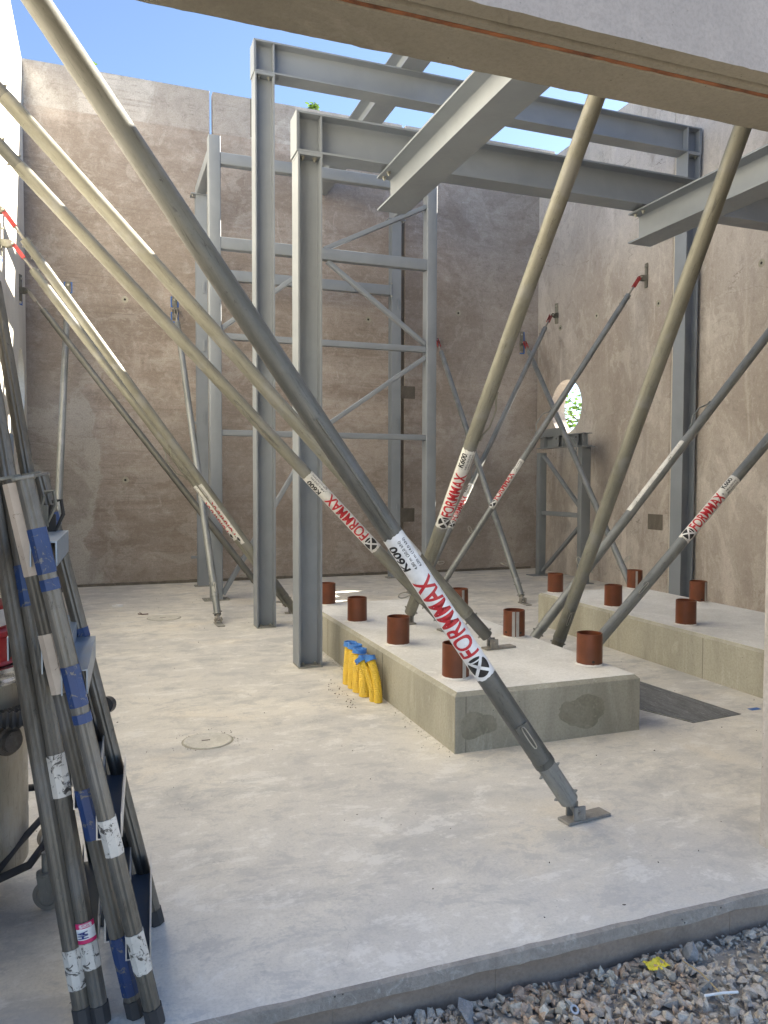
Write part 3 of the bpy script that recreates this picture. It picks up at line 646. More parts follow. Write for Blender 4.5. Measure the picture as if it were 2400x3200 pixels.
# ------------------------------------------------------------------ push-pull props
CAM = Vector((0, 0, 1.5))
def prop(label, f, t, zb, wall, mat='galvY', st=None, phi=0., mode='full', loops=True, r=.0445, shim=False, handle=None, hphi=0., platedir=None, redfork=True, sleeve=None, pin=None, group='push-pull props bracing the walls'):
    f = Vector(f); t = Vector(t); d = (t-f).normalized(); dl = (f.z-zb-.046)/d.z; f = f-d*dl; L = (t-f).length; root = thing('push_pull_prop', label, 'steel prop', f, group)
    st = st and (st[0]+dl, st[1]+dl); handle = handle and (handle[0]+dl, handle[1]+dl, handle[2])
    mid = f+d*min(1.2, L*.3); view = (CAM-mid).normalized()
    T = frame((0, 0, 0), d, view)     # root-local, X outward to the viewer
    P = lambda a, x=0, y=0: T @ Vector((x, y, a))
    m = M[mat]
    bm = bmesh.new(); cyl(bm, (0, 0, .29), (0, 0, L-.52), r, 36, (1, 0, 0)); link('tube', bm, m, root, smooth=True).matrix_local = T
    bm = bmesh.new(); cyl(bm, (0, 0, .062), (0, 0, .289), r*.95, 36, (1, 0, 0))
    link('foot_sleeve', bm, M[sleeve or mat], root, smooth=True).matrix_local = T
    bm = bmesh.new(); cyl(bm, P(.275), P(.305), r*1.05, 36); link('collar', bm, m, root, smooth=True)
    bm = bmesh.new(); cyl(bm, (0, 0, L-.521), (0, 0, L-.30), r*.93, 32, (1, 0, 0)); link('head_sleeve', bm, M[sleeve or mat], root, smooth=True).matrix_local = T
    for a in (.09, .235, L-.34, L-.47):
        for s in (1, -1):
            bm = bmesh.new(); ang = R(75 if a < .2 or a > L-.4 else 100); dr = Vector((math.cos(ang)*s, math.sin(ang)*s, 0))
            bolt(bm, T @ (dr*r*.9+Vector((0, 0, a))), T.to_3x3() @ dr, .0075, .008); link('bolt', bm, M['galvL'], root)
    # foot: spindle, fork cheeks, pin and ground plate
    hd = Vector((d.x, d.y, 0)).normalized(); side = Vector((-hd.y, hd.x, 0)); z0 = zb-f.z
    bm = bmesh.new(); cyl(bm, P(-.005), P(.068), .017, 14); link('spindle', bm, M['rusty'], root, smooth=True)
    pd = Vector(platedir) if platedir else -hd
    Tp = Matrix((pd.normalized(), Vector((0, 0, 1)).cross(pd.normalized()), Vector((0, 0, 1)))).transposed().to_4x4(); Tp.translation = Vector((0, 0, z0))
    bm = bmesh.new(); box(bm, -.07, -.038, 0.001, .17, .038, .014, .002, Tp); link('foot_plate', bm, M['galvL' if not redfork else 'rusty'], root)
    Tf = Matrix((hd, side, Vector((0, 0, 1)))).transposed().to_4x4(); Tf.translation = Vector((0, 0, z0))
    for s in (-1, 1):
        bm = bmesh.new(); box(bm, -.028, s*.030-.006, .0145, .030, s*.030+.006, -z0+.028, .003, Tf); link('fork_cheek', bm, M['rusty'], root)
    bm = bmesh.new(); cyl(bm, -side*.045, side*.045, .010, 12); link('pin', bm, M['rusty'], root)
    # head: spindle, red fork, wall bracket
    q = t-f; wn = Vector(wall)
    bm = bmesh.new(); cyl(bm, P(L-.31), P(L-.12), .013, 14); link('spindle', bm, M['rusty'], root, smooth=True)
    sd = d.cross(Vector((0, 0, 1))).normalized()
    for s in (-1, 1):
        bm = bmesh.new(); Th = frame(q, -d, sd); box(bm, s*.02-.004, -.020, -.012, s*.02+.004, .020, .17, .003, Th); link('head_fork', bm, M['red'] if redfork else M['rusty'], root)
    bm = bmesh.new(); cyl(bm, q-sd*.05, q+sd*.05, .011, 12); link('pin', bm, M['bolt'], root)
    wd = (wn.normalized())                       # from joint toward the wall
    dist = wn.length; hz = sd; zz = Vector((0, 0, 1))
    Tw = Matrix((hz, zz, -wd)).transposed().to_4x4(); Tw.translation = q+wd*(dist-.003)
    bm = bmesh.new(); box(bm, -.03, -.13, .001, .03, .20, .013, .002, Tw); link('wall_plate', bm, M['plate'], root)
    bm = bmesh.new(); bolt(bm, Tw @ Vector((0, .15, .013)), -wd, .012, .012); link('bolt', bm, M['bolt'], root)
    for s in (-1, 1):
        bm = bmesh.new(); prism(bm, [(-.035, 0), (.035, 0), (.03, dist-.02), (.012, dist+.01), (-.012, dist+.01), (-.04, dist*.6)], Tw @ Vector((s*.03-.003, 0, .0)), Tw @ Vector((s*.03+.003, 0, 0)), zz)
        link('bracket_cheek', bm, M['plate'], root)
    if shim:
        for dz in (.12, -.10):
            bm = bmesh.new(); a, b, wdt = .055, .075, .016
            for bx in ((-a, dz-b, a, dz-b+wdt), (-a, dz+b-wdt, a, dz+b), (-a, dz-b+wdt, -a+wdt, dz+b-wdt), (a-wdt, dz-b+wdt, a, dz+b-wdt)):
                box(bm, bx[0], bx[1], -.003, bx[2], bx[3], .0005, 0, Tw)
            link('packing_shim', bm, M['blue'], root)
    # carrying handle: bent rod
    if handle:
        a0, a1, h = handle; bm = bmesh.new(); c, s_ = math.cos(hphi), math.sin(hphi); rad = lambda x: (x*c, -x*s_)
        pts = []
        for a, k in ((a0, .0), (a0+.05, .004), (a0+.08, h*.5), (a0+.12, h), (a1-.12, h), (a1-.08, h*.5), (a1-.05, .004), (a1, 0)):
            x, y = rad(r+.004+k); pts.append(P(a, x, y))
        sweep(bm, pts, .0065, 10); link('handle', bm, m, root, smooth=True)
    if pin:
        a, ph, kind = pin; c, s_ = math.cos(ph), math.sin(ph)
        e1 = Vector((c, -s_, 0)); e2 = Vector((s_, c, 0)); bm = bmesh.new()
        if kind == 'flat':       # safety clip lying along the tube
            for u0 in (0,):
                pts = [T @ (e1*(r+.012)+e2*x+Vector((0, 0, a+y))) for x, y in [(.0085*math.copysign(abs(math.cos(k/16*2*math.pi))**.5, math.cos(k/16*2*math.pi)), -.045+.06*math.sin(k/16*2*math.pi)) for k in range(16)]]
                sweep(bm, pts, .0026, 8, True)
            link('clip', bm, M['bolt'], root, smooth=True)
            bm = bmesh.new(); box(bm, r-.002, -.028, a-.018, r+.007, .028, a+.018, .003, T @ Matrix.Rotation(-ph, 4, 'Z')); link('clip_plate', bm, m, root)
        else:
            pts = [T @ (e1*(r+.045+.040*math.cos(k/14*2*math.pi))+Vector((0, 0, a+.024*math.sin(k/14*2*math.pi)+.02*math.cos(k/14*2*math.pi)))+e2*.0) for k in range(14)]
            sweep(bm, pts, .0045, 8, True); link('ring_pin', bm, M['bolt'], root, smooth=True)
            bm = bmesh.new(); cyl(bm, T @ (e1*(-r-.02)+Vector((0, 0, a))), T @ (e1*(r+.02)+Vector((0, 0, a))), .008, 12); link('cross_pin', bm, M['bolt'], root, smooth=True)
    if st: sticker(root, T, r, st[0], st[1], phi, mode)
    return root
GL = 'props bracing the left wall'; GR = 'props bracing the right wall'; GB = 'props bracing the back wall'; GF = 'props bracing the facade'
WL, WR, WB, WF = (-.102, 0, 0), (.117, 0, 0), (0, .117, 0), (0, -.10, 0)
prop('nearest thick dark prop with a clean large sticker, foot on the open floor', (1.926, 2.842, .08), (-.85, 2.942, 4.071), 0, WL, 'galvD', (.741, 1.467), R(8), 'full', handle=(1.50, 2.02, .02), hphi=R(-8), platedir=(1, .12, 0), sleeve='galvL', pin=(.50, R(-6), 'flat'), group=GL)
prop('thick left-leaning prop whose foot plate shows on the near plinth, no front sticker', (2.511, 4.697, .40), (-.85, 4.997, 4.072), .337, WL, 'galvY', (.80, 1.55), R(-118), 'blank', handle=None, sleeve='galvD', pin=(.55, R(40), 'ring'), platedir=(1, .1, 0), group=GL)
prop('left-leaning prop with a worn sticker that crosses the nearest steel column', (2.488, 5.406, .40), (-.85, 5.706, 3.947), .337, WL, 'galvY', (.807, 1.57), R(4), 'worn', handle=(1.86, 2.32, .012), hphi=R(20), sleeve='galvD', pin=(.42, R(75), 'ring'), platedir=(1, .1, 0), group=GL)
prop('left wall prop with a rust-stained fork, sunlit along its upper side, above its twin', (1.926, 7.913, .08), (-.83, 7.902, 3.965), 0, (-.122, 0, 0), 'galvY', (.965, 1.708), R(92), 'worn', handle=(1.78, 2.20, .05), hphi=R(78), group=GL)
prop('left wall prop with a bright red fork and blue shims, just under its twin', (1.958, 8.452, .08), (-.83, 8.75, 3.902), 0, (-.122, 0, 0), 'galvY', (.965, 1.70), R(95), 'worn', shim=True, handle=(1.80, 2.22, .05), hphi=R(82), group=GL)
prop('thin dark prop on the left wall, the one fixed closest to the back corner', (1.874, 9.322, .08), (-.85, 10.672, 3.865), 0, WL, 'galvD', None, shim=True, r=.040, redfork=False, pin=(.42, R(60), 'ring'), group=GL)
prop('nearly upright prop on the back wall, foot hidden behind the ladders', (-.469, 7.994, .08), (-.419, 11.38, 4.021), 0, WB, 'galvB', None, shim=True, redfork=False, r=.040, group=GB)
prop('nearly upright prop just left of the tower, foot on the floor by its base', (1.116, 8.093, .08), (.997, 11.38, 3.939), 0, WB, 'galvB', None, shim=True, redfork=False, r=.040, pin=(.42, R(-10), 'flat'), group=GB)
prop('prop just right of the tower, its foot standing on the floor between the plinths', (4.824, 8.224, .08), (5.071, 11.38, 3.768), 0, WB, 'galvB', None, r=.040, pin=(.55, R(70), 'ring'), group=GB)
prop('back wall prop with blue shims passing in front of the round hole', (5.702, 7.115, .08), (6.68, 11.38, 3.83), 0, WB, 'galvB', None, shim=True, r=.040, handle=(2.75, 3.15, .04), hphi=R(-80), pin=(.75, R(-85), 'ring'), group=GB)
prop('right wall prop with worn sticker and red fork, left of the tall right column', (4.007, 8.935, .08), (6.88, 8.705, 4.272), 0, WR, 'galvB', (1.291, 2.054), R(42), 'worn', handle=(2.45, 2.85, .06), hphi=R(85), r=.040, pin=(.95, R(80), 'ring'), group=GR)
prop('thin right wall prop passing behind a thick one, its red fork by the corner', (3.93, 9.269, .08), (6.88, 10.9, 4.202), 0, WR, 'galvB', (.984, 1.769), R(12), 'worn', handle=(1.86, 2.2, .05), hphi=R(80), r=.038, pin=(.5, R(-80), 'ring'), group=GR)
prop('right wall prop with a plain white strip, crossing before the tall right column', (3.329, 5.619, .08), (6.88, 5.619, 3.936), 0, WR, 'galvB', (1.554, 2.40), R(100), 'blank', handle=(2.55, 2.9, .04), hphi=R(80), pin=(.95, R(80), 'ring'), r=.042, group=GR)
prop('right wall prop nearest the door jamb, with a readable sticker', (3.383, 4.951, .08), (6.88, 4.951, 3.409), 0, WR, 'galvB', (1.37, 2.09), R(4), 'worn', handle=(2.45, 2.8, .012), hphi=R(-10), r=.0445, pin=(.92, R(-5), 'flat'), group=GR)
prop('thick yellowish prop with a sticker rising behind the lintel', (2.33, 5.76, .40), (2.56, 2.5, 4.983), .337, WF, 'galvY', (.946, 1.634), R(-14), 'worn', handle=(1.72, 2.10, .03), hphi=R(-75), r=.048, group=GF)
prop('thick plain yellowish prop without a sticker, rising behind the lintel', (3.299, 5.168, .08), (3.299, 2.5, 4.958), 0, WF, 'galvY', None, r=.048, pin=(.55, R(-20), 'flat'), group=GF)

# ------------------------------------------------------------------ pipes in the plinths
def pipe(x, y, h, label, strip=(), holes=(), lean=0.):
    t = thing('pipe_stub', label, 'plastic pipe', (x, y, .337), 'brown pipe stubs cast into the plinths'); r = .08
    bm = bmesh.new(); lathe(bm, [(r, -.02), (r+.001, .003), (r, h), (r-.004, h+.0015), (r-.0065, h-.001), (r-.0065, .0)], n=48); link('pipe', bm, M['pvc'], t, smooth=True)
    bm = bmesh.new(); lathe(bm, [(r-.007, .004), (.001, .004)], n=32); link('pipe_bottom', bm, M['dark'], t)
    bm = bmesh.new(); n = 40; ra = []
    for k in range(n):
        a = 2*math.pi*k/n; ra.append((bm.verts.new(((r+.0005)*math.cos(a), (r+.0005)*math.sin(a), .012+.004*noise.noise(Vector((math.cos(a)*4, math.sin(a)*4, x))))),
                                     bm.verts.new(((r+.012+.007*noise.noise(Vector((math.cos(a)*3, math.sin(a)*3, y))))*math.cos(a), (r+.012)*math.sin(a), .0015))))
    for k in range(n): bm.faces.new((ra[k][0], ra[(k+1) % n][0], ra[(k+1) % n][1], ra[k][1]))
    link('mortar_ring', bm, M['pltop'], t)
    to = math.degrees(math.atan2(-y, -x))
    for a in strip:
        T = Matrix.Rotation(R(to+a), 4, 'Z'); bm = bmesh.new()
        for k in range(5):
            pass
        box(bm, r-.002, -.011, .002, r+.0045, .011, h-.004, .001, T); link('seal_strip', bm, M['pvcg'], t)
    for a, z in holes:
        T = Matrix.Rotation(R(to+a), 4, 'Z'); bm = bmesh.new(); cyl(bm, T @ Vector((r-.002, 0, z)), T @ Vector((r+.0009, 0, z)), .009, 16); link('drill_hole', bm, M['dark'], t)
    return t
pipe(1.97, 6.93, .20, 'brown pipe stub half hidden behind the nearest steel column')
pipe(1.965, 6.00, .20, 'brown pipe stub second from the back in the left row of the near plinth')
pipe(1.965, 5.06, .20, 'brown pipe stub above the yellow hoses, whitish smears at its base')
pipe(1.955, 4.09, .205, 'brown pipe stub with a grey strip, behind the sticker of the nearest prop', strip=(38,))
pipe(2.99, 6.19, .20, 'brown pipe stub behind the prop foot at the back right of the near plinth', strip=(25,))
pipe(2.885, 5.03, .20, 'brown pipe stub with two grey strips and two holes', strip=(-2, 19), holes=((-46, .04), (38, .04)))
pipe(2.90, 4.10, .20, 'largest looking brown pipe stub, at the front right corner of the near plinth', holes=((18, .03),))
pipe(4.44, 6.89, .20, 'brown pipe stub at the back left corner of the far plinth')
pipe(4.455, 5.94, .20, 'brown pipe stub second from the back in the left row of the far plinth')
pipe(5.43, 6.87, .20, 'grey-stripped pipe stub at the back of the far plinth, behind a prop', strip=(14,))
pipe(4.455, 4.99, .20, 'plain brown pipe stub on the far plinth nearest to the door jamb')
pipe(5.42, 5.91, .20, 'brown pipe stub with a grey strip close to the right wall', strip=(55,), holes=((25, .03),))

# ------------------------------------------------------------------ yellow conduits
def conduit(pts, r, label, tilt=None):
    b = Vector(pts[0]); t = thing('drain_hose', label, 'corrugated hose', b, 'yellow corrugated hoses beside the plinth')
    P = [Vector(p)-b for p in pts]; fine = []
    def cr(p0, p1, p2, p3, u): return .5*((2*p1)+(-p0+p2)*u+(2*p0-5*p1+4*p2-p3)*u*u+(-p0+3*p1-3*p2+p3)*u**3)
    Q = [P[0]*2-P[1]]+P+[P[-1]*2-P[-2]]
    for i in range(len(P)-1):
        for k in range(40): fine.append(cr(Q[i], Q[i+1], Q[i+2], Q[i+3], k/40))
    fine.append(P[-1]); tot = 0; out_ = [fine[0]]; rr = []; acc = [0]
    for a, c in zip(fine, fine[1:]): tot += (c-a).length; acc.append(tot)
    step = .013/6; pts2 = []; k = 0; s = 0
    while s < tot:
        while acc[k+1] < s: k += 1
        u = (s-acc[k])/(acc[k+1]-acc[k]); pts2.append(fine[k].lerp(fine[k+1], u)); rr.append(r-.0025+.0036*abs(math.sin(s/.0130*math.pi))); s += step
    bm = bmesh.new(); sweep(bm, pts2, rr, 20); link('hose', bm, M['yel'], t, smooth=True)
    d = (P[-1]-P[-2]).normalized(); T = frame(P[-1]-d*.012, d, (0, 1, 0)); R_ = r+.009
    bm = bmesh.new(); rg = lathe(bm, [(R_-.006, 0), (R_+.003, 0), (R_+.003, .004), (R_, .006), (R_, .030), (R_-.002, .032), (R_-.009, .032), (R_-.011, .022), (R_*.45, .022), (R_*.42, .030), (R_*.3, .030), (R_*.27, .020), (.001, .020)], T=T, n=32)
    link('end_cap', bm, M['bcap'], t, smooth=True)
xw = 1.80
conduit([(1.685, 5.36, 0), (1.688, 5.355, .12), (1.700, 5.35, .295)], .040, 'yellow hose with a blue cap, farthest back of the row, beside the steel column')
conduit([(1.688, 5.24, 0), (1.690, 5.24, .12), (1.700, 5.24, .300)], .042, 'yellow hose with a blue cap, second from the back of the row')
conduit([(1.690, 5.13, 0), (1.692, 5.135, .12), (1.702, 5.14, .290)], .042, 'yellow hose with a blue cap, third from the back of the row')
conduit([(1.700, 5.01, 0), (1.702, 5.015, .12), (1.712, 5.03, .262)], .044, 'yellow hose mostly hidden behind the two bent ones in front')
conduit([(1.715, 4.875, 0), (1.705, 4.88, .10), (1.680, 4.915, .20), (1.645, 4.955, .268)], .027, 'bent yellow hose leaning left over its neighbours with a small tilted blue cap')
conduit([(1.735, 4.835, 0), (1.730, 4.84, .10), (1.718, 4.865, .20), (1.700, 4.90, .285)], .029, 'bent yellow hose at the front end of the row nearest the camera')

# ------------------------------------------------------------------ floor things
def cover(x, y, r, label):
    t = thing('manhole_cover', label, 'manhole cover', (x, y, 0), 'dusty round covers in the floor')
    bm = bmesh.new(); lathe(bm, [(r, -.002), (r, .005), (r-.004, .0065), (r-.012, .0065), (r-.016, .004), (.02, .006), (.0005, .006)], n=64); link('lid', bm, M['cover'], t, smooth=True)
    bm = bmesh.new(); lathe(bm, [(r+.012, .0012), (r+.004, .003), (r, .0008)], n=64); link('frame_ring', bm, M['plside'], t, smooth=True)
    bm = bmesh.new(); box(bm, -r*.25, -.006, .0055, r*.1, .006, .0075, 0); link('lifting_slot', bm, M['mortar'], t)
cover(.55, 4.44, .135, 'round dust-covered manhole cover in the open floor, nearer of the two')
cover(.61, 8.62, .17, 'round dusty manhole cover farther back near the tower post')
mt = thing('cover_sheet', 'dark dusty rectangular sheet with yellow edges on the floor right of the near plinth', 'floor sheet', (3.4, 4.2, 0))
bm = bmesh.new(); vs = [bm.verts.new(p) for p in ((3.02-3.4, 4.85-4.2, .004), (3.43-3.4, 3.76-4.2, .004), (3.85-3.4, 3.80-4.2, .004), (3.76-3.4, 4.75-4.2, .004))]
vt_ = [bm.verts.new((v.co.x, v.co.y, .0012)) for v in vs]; bm.faces.new(vs); [bm.faces.new((vs[i], vs[(i+1) % 4], vt_[(i+1) % 4], vt_[i])) for i in range(4)]; link('sheet', bm, M['mat'], mt)
adh = mat_worn('yellow_dusty_adhesive', (.50, .47, .20), .50, (.42, .41, .38))
for a, b in (((3.437, 3.76), (3.10, 4.66)), ((3.852, 3.80), (3.765, 4.72))):
    bm = bmesh.new(); rw_ = []
    for k in range(61):
        u = k/60; x = a[0]+(b[0]-a[0])*u-3.4; y = a[1]+(b[1]-a[1])*u-4.2; wd = .004+.010*abs(noise.noise(Vector((u*14, b[0], 2)))); sgn = -1 if b[0] < 3.5 else 1
        rw_.append((bm.verts.new((x-sgn*.002, y, .0050)), bm.verts.new((x+sgn*wd, y, .0016))))
    for p, q in zip(rw_, rw_[1:]): bm.faces.new((p[0], p[1], q[1], q[0]))
    link('adhesive_edge', bm, adh, mt)
def rock_bm(bm, p, s, seed=None, flat=.7):
    pts = [Vector((random.gauss(0, 1), random.gauss(0, 1), random.gauss(0, 1))).normalized()*s*(.75+.5*random.random()) for _ in range(11)]
    rot = Matrix.Rotation(random.random()*6.28, 3, Vector((random.random(), random.random(), random.random()+.01)))
    sc = Vector((1+.5*random.random(), .8+.3*random.random(), flat*(.7+.5*random.random())))
    vs = [bm.verts.new(p+(rot @ Vector((q.x*sc.x, q.y*sc.y, q.z*sc.z)))) for q in pts]
    r = bmesh.ops.convex_hull(bm, input=vs); bmesh.ops.delete(bm, geom=[g_ for g_ in r['geom_interior'] if isinstance(g_, bmesh.types.BMVert)], context='VERTS')
k = NT('mixed_crushed_stone'); isl = k.n('ShaderNodeNewGeometry').outputs['Random Per Island']
cr_ = k.n('ShaderNodeValToRGB'); k.set(cr_.inputs[0], isl); cr_.color_ramp.interpolation = 'CONSTANT'
cols = [(0, (.54, .37, .25)), (.16, (.64, .46, .31)), (.32, (.38, .32, .24)), (.46, (.58, .52, .42)), (.6, (.66, .44, .28)), (.72, (.48, .41, .31)), (.84, (.72, .65, .54)), (.94, (.30, .26, .215))]
for i, (p, c) in enumerate(cols):
    e = cr_.color_ramp.elements[i] if i < 2 else cr_.color_ramp.elements.new(p)
    e.position = p; e.color = (*c, 1)
x, y, z = k.sep(); dn = k.noise(3, 6, .6, .5)
dustm = k.math('MULTIPLY', k.ramp(k.math('ADD', k.math('MULTIPLY', dn, 1.3), k.math('MULTIPLY', k.math('ABSOLUTE', k.math('SUBTRACT', x, 1.35)), .5)), .60, .95), .85)
g1 = k.noise(90, 5, .75)
stone = k.mix(dustm, cr_.outputs[0], (.55, .50, .425)); stone = k.mix(k.ramp(g1, .35, .65, .4, 0), stone, (.07, .06, .05))
M['stone'] = k.done(stone, .9, 0, k.bump(g1, .5, .003))
bm = bmesh.new()
def gz(x, y): return -.130+.016*max(0, min(1, (1.0-x)/.5))-.03*max(0, (2.1-y))+.010*noise.noise(Vector((x*3, y*3, 0)))
me = bpy.data.meshes.new('gravel_bed'); verts = []; faces = []
protos = []
for i in range(40):
    b = bmesh.new(); rock_bm(b, Vector((0, 0, 0)), 1.0); b.verts.index_update(); protos.append(([v.co.copy() for v in b.verts], [[v.index for v in f.verts] for f in b.faces])); b.free()
for i in range(15500):
    x = random.uniform(-.2, 3.4); y = 2.106-random.random()*1.35
    if x < .35 and random.random() < .5: continue
    s = random.choice((.005, .007, .009, .012, .014, .016, .018, .023))
    if 1.75 < x < 2.3 and y > 1.75 and random.random() < .5: s *= .45
    p = Vector((x, min(y, 2.104-s), gz(x, y)+random.uniform(-.012, .006))); a = Matrix.Rotation(random.random()*6.28, 3, 'Z') @ Matrix.Rotation(random.uniform(-.6, .6), 3, 'X')
    vv, ff = protos[i % 40]; n0 = len(verts)
    verts += [tuple(p+a @ q*s) for q in vv]; faces += [[n0+j for j in f] for f in ff]
me.from_pydata(verts, [], faces); me.materials.append(M['stone'])
gr = bpy.data.objects.new('gravel', me); COL.objects.link(gr); tag(gr, 'brown and grey crushed stone in front of the slab', 'gravel', kind='stuff'); bm.free()
# soil bed under the stones, banked up against the slab
bm = bmesh.new(); G = []
for i in range(91):
    G.append([bm.verts.new((-.6+i*.05, 2.113-j*.05, gz(-.6+i*.05, 2.113-j*.05)-.014 if (j < 40 and 0 < i < 90) else -.23)) for j in range(42)])
for a, b in zip(G, G[1:]):
    for j in range(41): bm.faces.new((a[j], b[j], b[j+1], a[j+1]))
tag(link('soil', bm, M['soil'], smooth=True), kind='structure')
def lump(name, label, cat, x, y, s, mat, n=14, flat=.6, z=None):
    bm = bmesh.new(); random.seed(int(x*1000)); rock_bm(bm, Vector((0, 0, 0)), s, flat=flat)
    o = link(name, bm, mat, loc=(x, y, (gz(x, y)+s*.35) if z is None else z)); tag(o, label, cat); return o
lump('concrete_chunk', 'grey lump of broken concrete right against the slab edge', 'rubble', 1.02, 2.03, .045, M['chunk'])
lump('concrete_chunk', 'small pale concrete lump at the bottom left of the gravel', 'rubble', .93, 1.99, .03, M['chunk'])
lump('concrete_chunk', 'dark pitted lump of rubble below the slab edge, right of the yellow wrapper', 'rubble', 1.86, 2.035, .036, M['chunk'])
lump('concrete_chunk', 'long flat grey stone in the dusty gravel left of the straw', 'rubble', 1.80, 1.90, .036, M['chunk'], flat=.35)
lump('slate_piece', 'flat dark slate piece at the right edge of the gravel', 'stone', 2.07, 1.83, .045, M['mortar'], flat=.25)
random.seed(3); bm = bmesh.new(); bmesh.ops.create_grid(bm, x_segments=7, y_segments=5, size=.03)
for v in bm.verts: v.co = Vector((v.co.x*1.2+random.uniform(-.004, .004), v.co.y*.8+random.uniform(-.004, .004), .012*noise.noise(v.co*70)+.006*noise.noise(v.co*200)))
bmesh.ops.solidify(bm, geom=bm.faces[:], thickness=.0012)
tag(link('wrapper', bm, M['yscrap'], loc=(1.715, 2.03, gz(1.71, 2.03)+.022)), 'crumpled yellow wrapper on the gravel', 'litter')
bm = bmesh.new(); T = Matrix.Rotation(R(35), 4, 'X')
lathe(bm, [(.008, -.0015), (.014, -.0015), (.014, .0015), (.008, .0015), (.008, -.0015)], n=24, T=T); tag(link('washer', bm, M['alu'], loc=(1.34, 1.945, gz(1.34, 1.945)+.018)), 'light metal washer lying on the gravel', 'washer')
bm = bmesh.new(); sweep(bm, [(-.055, .012, 0), (0, 0, .004), (.055, -.012, .002)], .004, 8); tag(link('plaster_stick', bm, M['paper'], loc=(1.815, 1.845, gz(1.8, 1.85)+.022)), 'white stick lying on the gravel', 'stick')
bm = bmesh.new(); sweep(bm, [(0, .08, .01), (.004, 0, .016), (.0, -.08, .008)], .0022, 6); tag(link('straw', bm, M['wood'], loc=(1.80, 1.92, gz(1.8, 1.92)+.024)), 'thin brown straw stalk on the gravel', 'straw')
bm = bmesh.new(); box(bm, -.06, -.04, .002, .06, .03, .02, .004); box(bm, -.02, -.05, .021, .05, .01, .032, .004, Matrix.Rotation(.4, 4, 'Z')); tag(link('paper_scrap', bm, M['paper'], loc=(.145, 9.54, 0)), 'crumpled white paper on the floor before the back wall', 'litter')
bm = bmesh.new(); box(bm, -.035, -.02, .001, .045, .02, .003, .0008); tag(link('plastic_chip', bm, M['blue'], loc=(4.02, 3.86, 0)), 'flat blue plastic chip on the floor by the jamb', 'litter')
bm = bmesh.new(); sweep(bm, [(-.05, .02, .01), (0, 0, .006), (.06, -.01, .008)], .006, 6); sweep(bm, [(0, 0, .006), (-.03, .05, .02)], .004, 6); tag(link('twig', bm, M['brown'], loc=(.40, 8.9, 0)), 'small dark twig beside the farther manhole cover', 'twig')
random.seed(21); bm = bmesh.new()
for i in range(330):
    if i < 230: x, y, s = random.uniform(-.4, 4.2), random.uniform(2.2, 10.5), random.uniform(.0018, .005)
    elif i < 280: u = random.random(); x, y, s = 1.62-.10*random.random()-.02, 4.75+.8*u, random.uniform(.002, .006)
    else: a = random.random()*6.28; rr_ = .14+.09*random.random()**2; x, y, s = .55+rr_*math.cos(a), 4.44+rr_*math.sin(a), random.uniform(.0015, .004)
    if 1.78 < x < 3.05 and 3.7 < y < 7.05: continue
    rock_bm(bm, Vector((x, y, s*.4)), s)
tag(link('floor_grit', bm, M['mortar']), 'scattered dark grit and crumbs on the slab', 'grit', kind='stuff')
# low mortar heaps along the plinth foot and hoses
random.seed(4); bm = bmesh.new(); 
for i in range(260):
    u = random.random(); x = 1.795-abs(random.gauss(0, .035)); y = 3.8+3.1*u
    if 4.75 < y < 5.5: x -= abs(random.gauss(0, .05))
    rock_bm(bm, Vector((x, y, .001)), random.uniform(.002, .006), flat=.4)
tag(link('mortar_crumbs', bm, M['plside']), 'pale mortar crumbs along the foot of the near plinth', 'crumbs', kind='stuff')

# ------------------------------------------------------------------ stepladders at left
def octp(r): return circ(r, 8, R(22.5))
def ribp(r):
    o_ = []
    for k in range(24):
        a = 2*math.pi*k/24; q = r*(1.0 if k % 6 else .88)*(1/max(abs(math.cos(a-round(a/(math.pi/4))*math.pi/4)), .9))*.96; o_.append((q*math.cos(a), q*math.sin(a)))
    return o_
def ladder(label, stiles, treads, tapes, caps=True):
    """stiles: list of (foot, top); treads: heights; tapes: (stile index, z0, z1, material)"""
    b = Vector(stiles[0][0]); t = thing('folding_ladder', label, 'ladder', b); r = .024
    def at(i, z):
        f, q = Vector(stiles[i][0]), Vector(stiles[i][1]); return f+(q-f)*((z-f.z)/(q.z-f.z))-b
    for i, (f, q) in enumerate(stiles):
        f, q = Vector(f)-b, Vector(q)-b; d = (q-f).normalized(); ref = Vector((0, 1, 0))
        bm = bmesh.new(); prism(bm, ribp(r), f+d*.03, q, ref)
        T_ = frame((0, 0, 0), d, ref); sx = T_.to_3x3() @ Vector((0, 1, 0))
        link('stile', bm, M['ladder'], t)
        bm = bmesh.new(); prism(bm, octp(r*1.15), f, f+d*.05, ref); link('foot_cap', bm, M['rubber'], t)
        if caps:
            bm = bmesh.new(); T2 = frame(q, d, ref); box(bm, -.024, -.026, 0, .03, .03, .010, .003, T2); link('top_cap', bm, M['plate'], t)
    for z in treads:
        p, q = at(0, z), at(1, z); dd = (q-p).normalized()
        T2 = frame(p, dd, (0, 0, 1)); L = (q-p).length
        sg = 1 if z > .8 else -1; w_ = .034
        bm = bmesh.new(); prism(bm, [(.034*sg, -w_), (.034*sg, w_), (-.034*sg, w_), (-.034*sg, w_-.004), (.030*sg, w_-.004), (.030*sg, -w_+.004), (-.034*sg, -w_+.004), (-.034*sg, -w_)], p+dd*.012, q-dd*.012, (0, 0, 1))
        bm.faces.ensure_lookup_table()
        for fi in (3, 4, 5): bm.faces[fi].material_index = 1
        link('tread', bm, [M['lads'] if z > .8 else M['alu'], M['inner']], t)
    for i, z0, z1, m in tapes:
        bm = bmesh.new(); p, q = at(i, z0), at(i, z1); prism(bm, octp(r*1.10), p, q, (0, 1, 0), True); link('tape', bm, M[m], t)
    return t
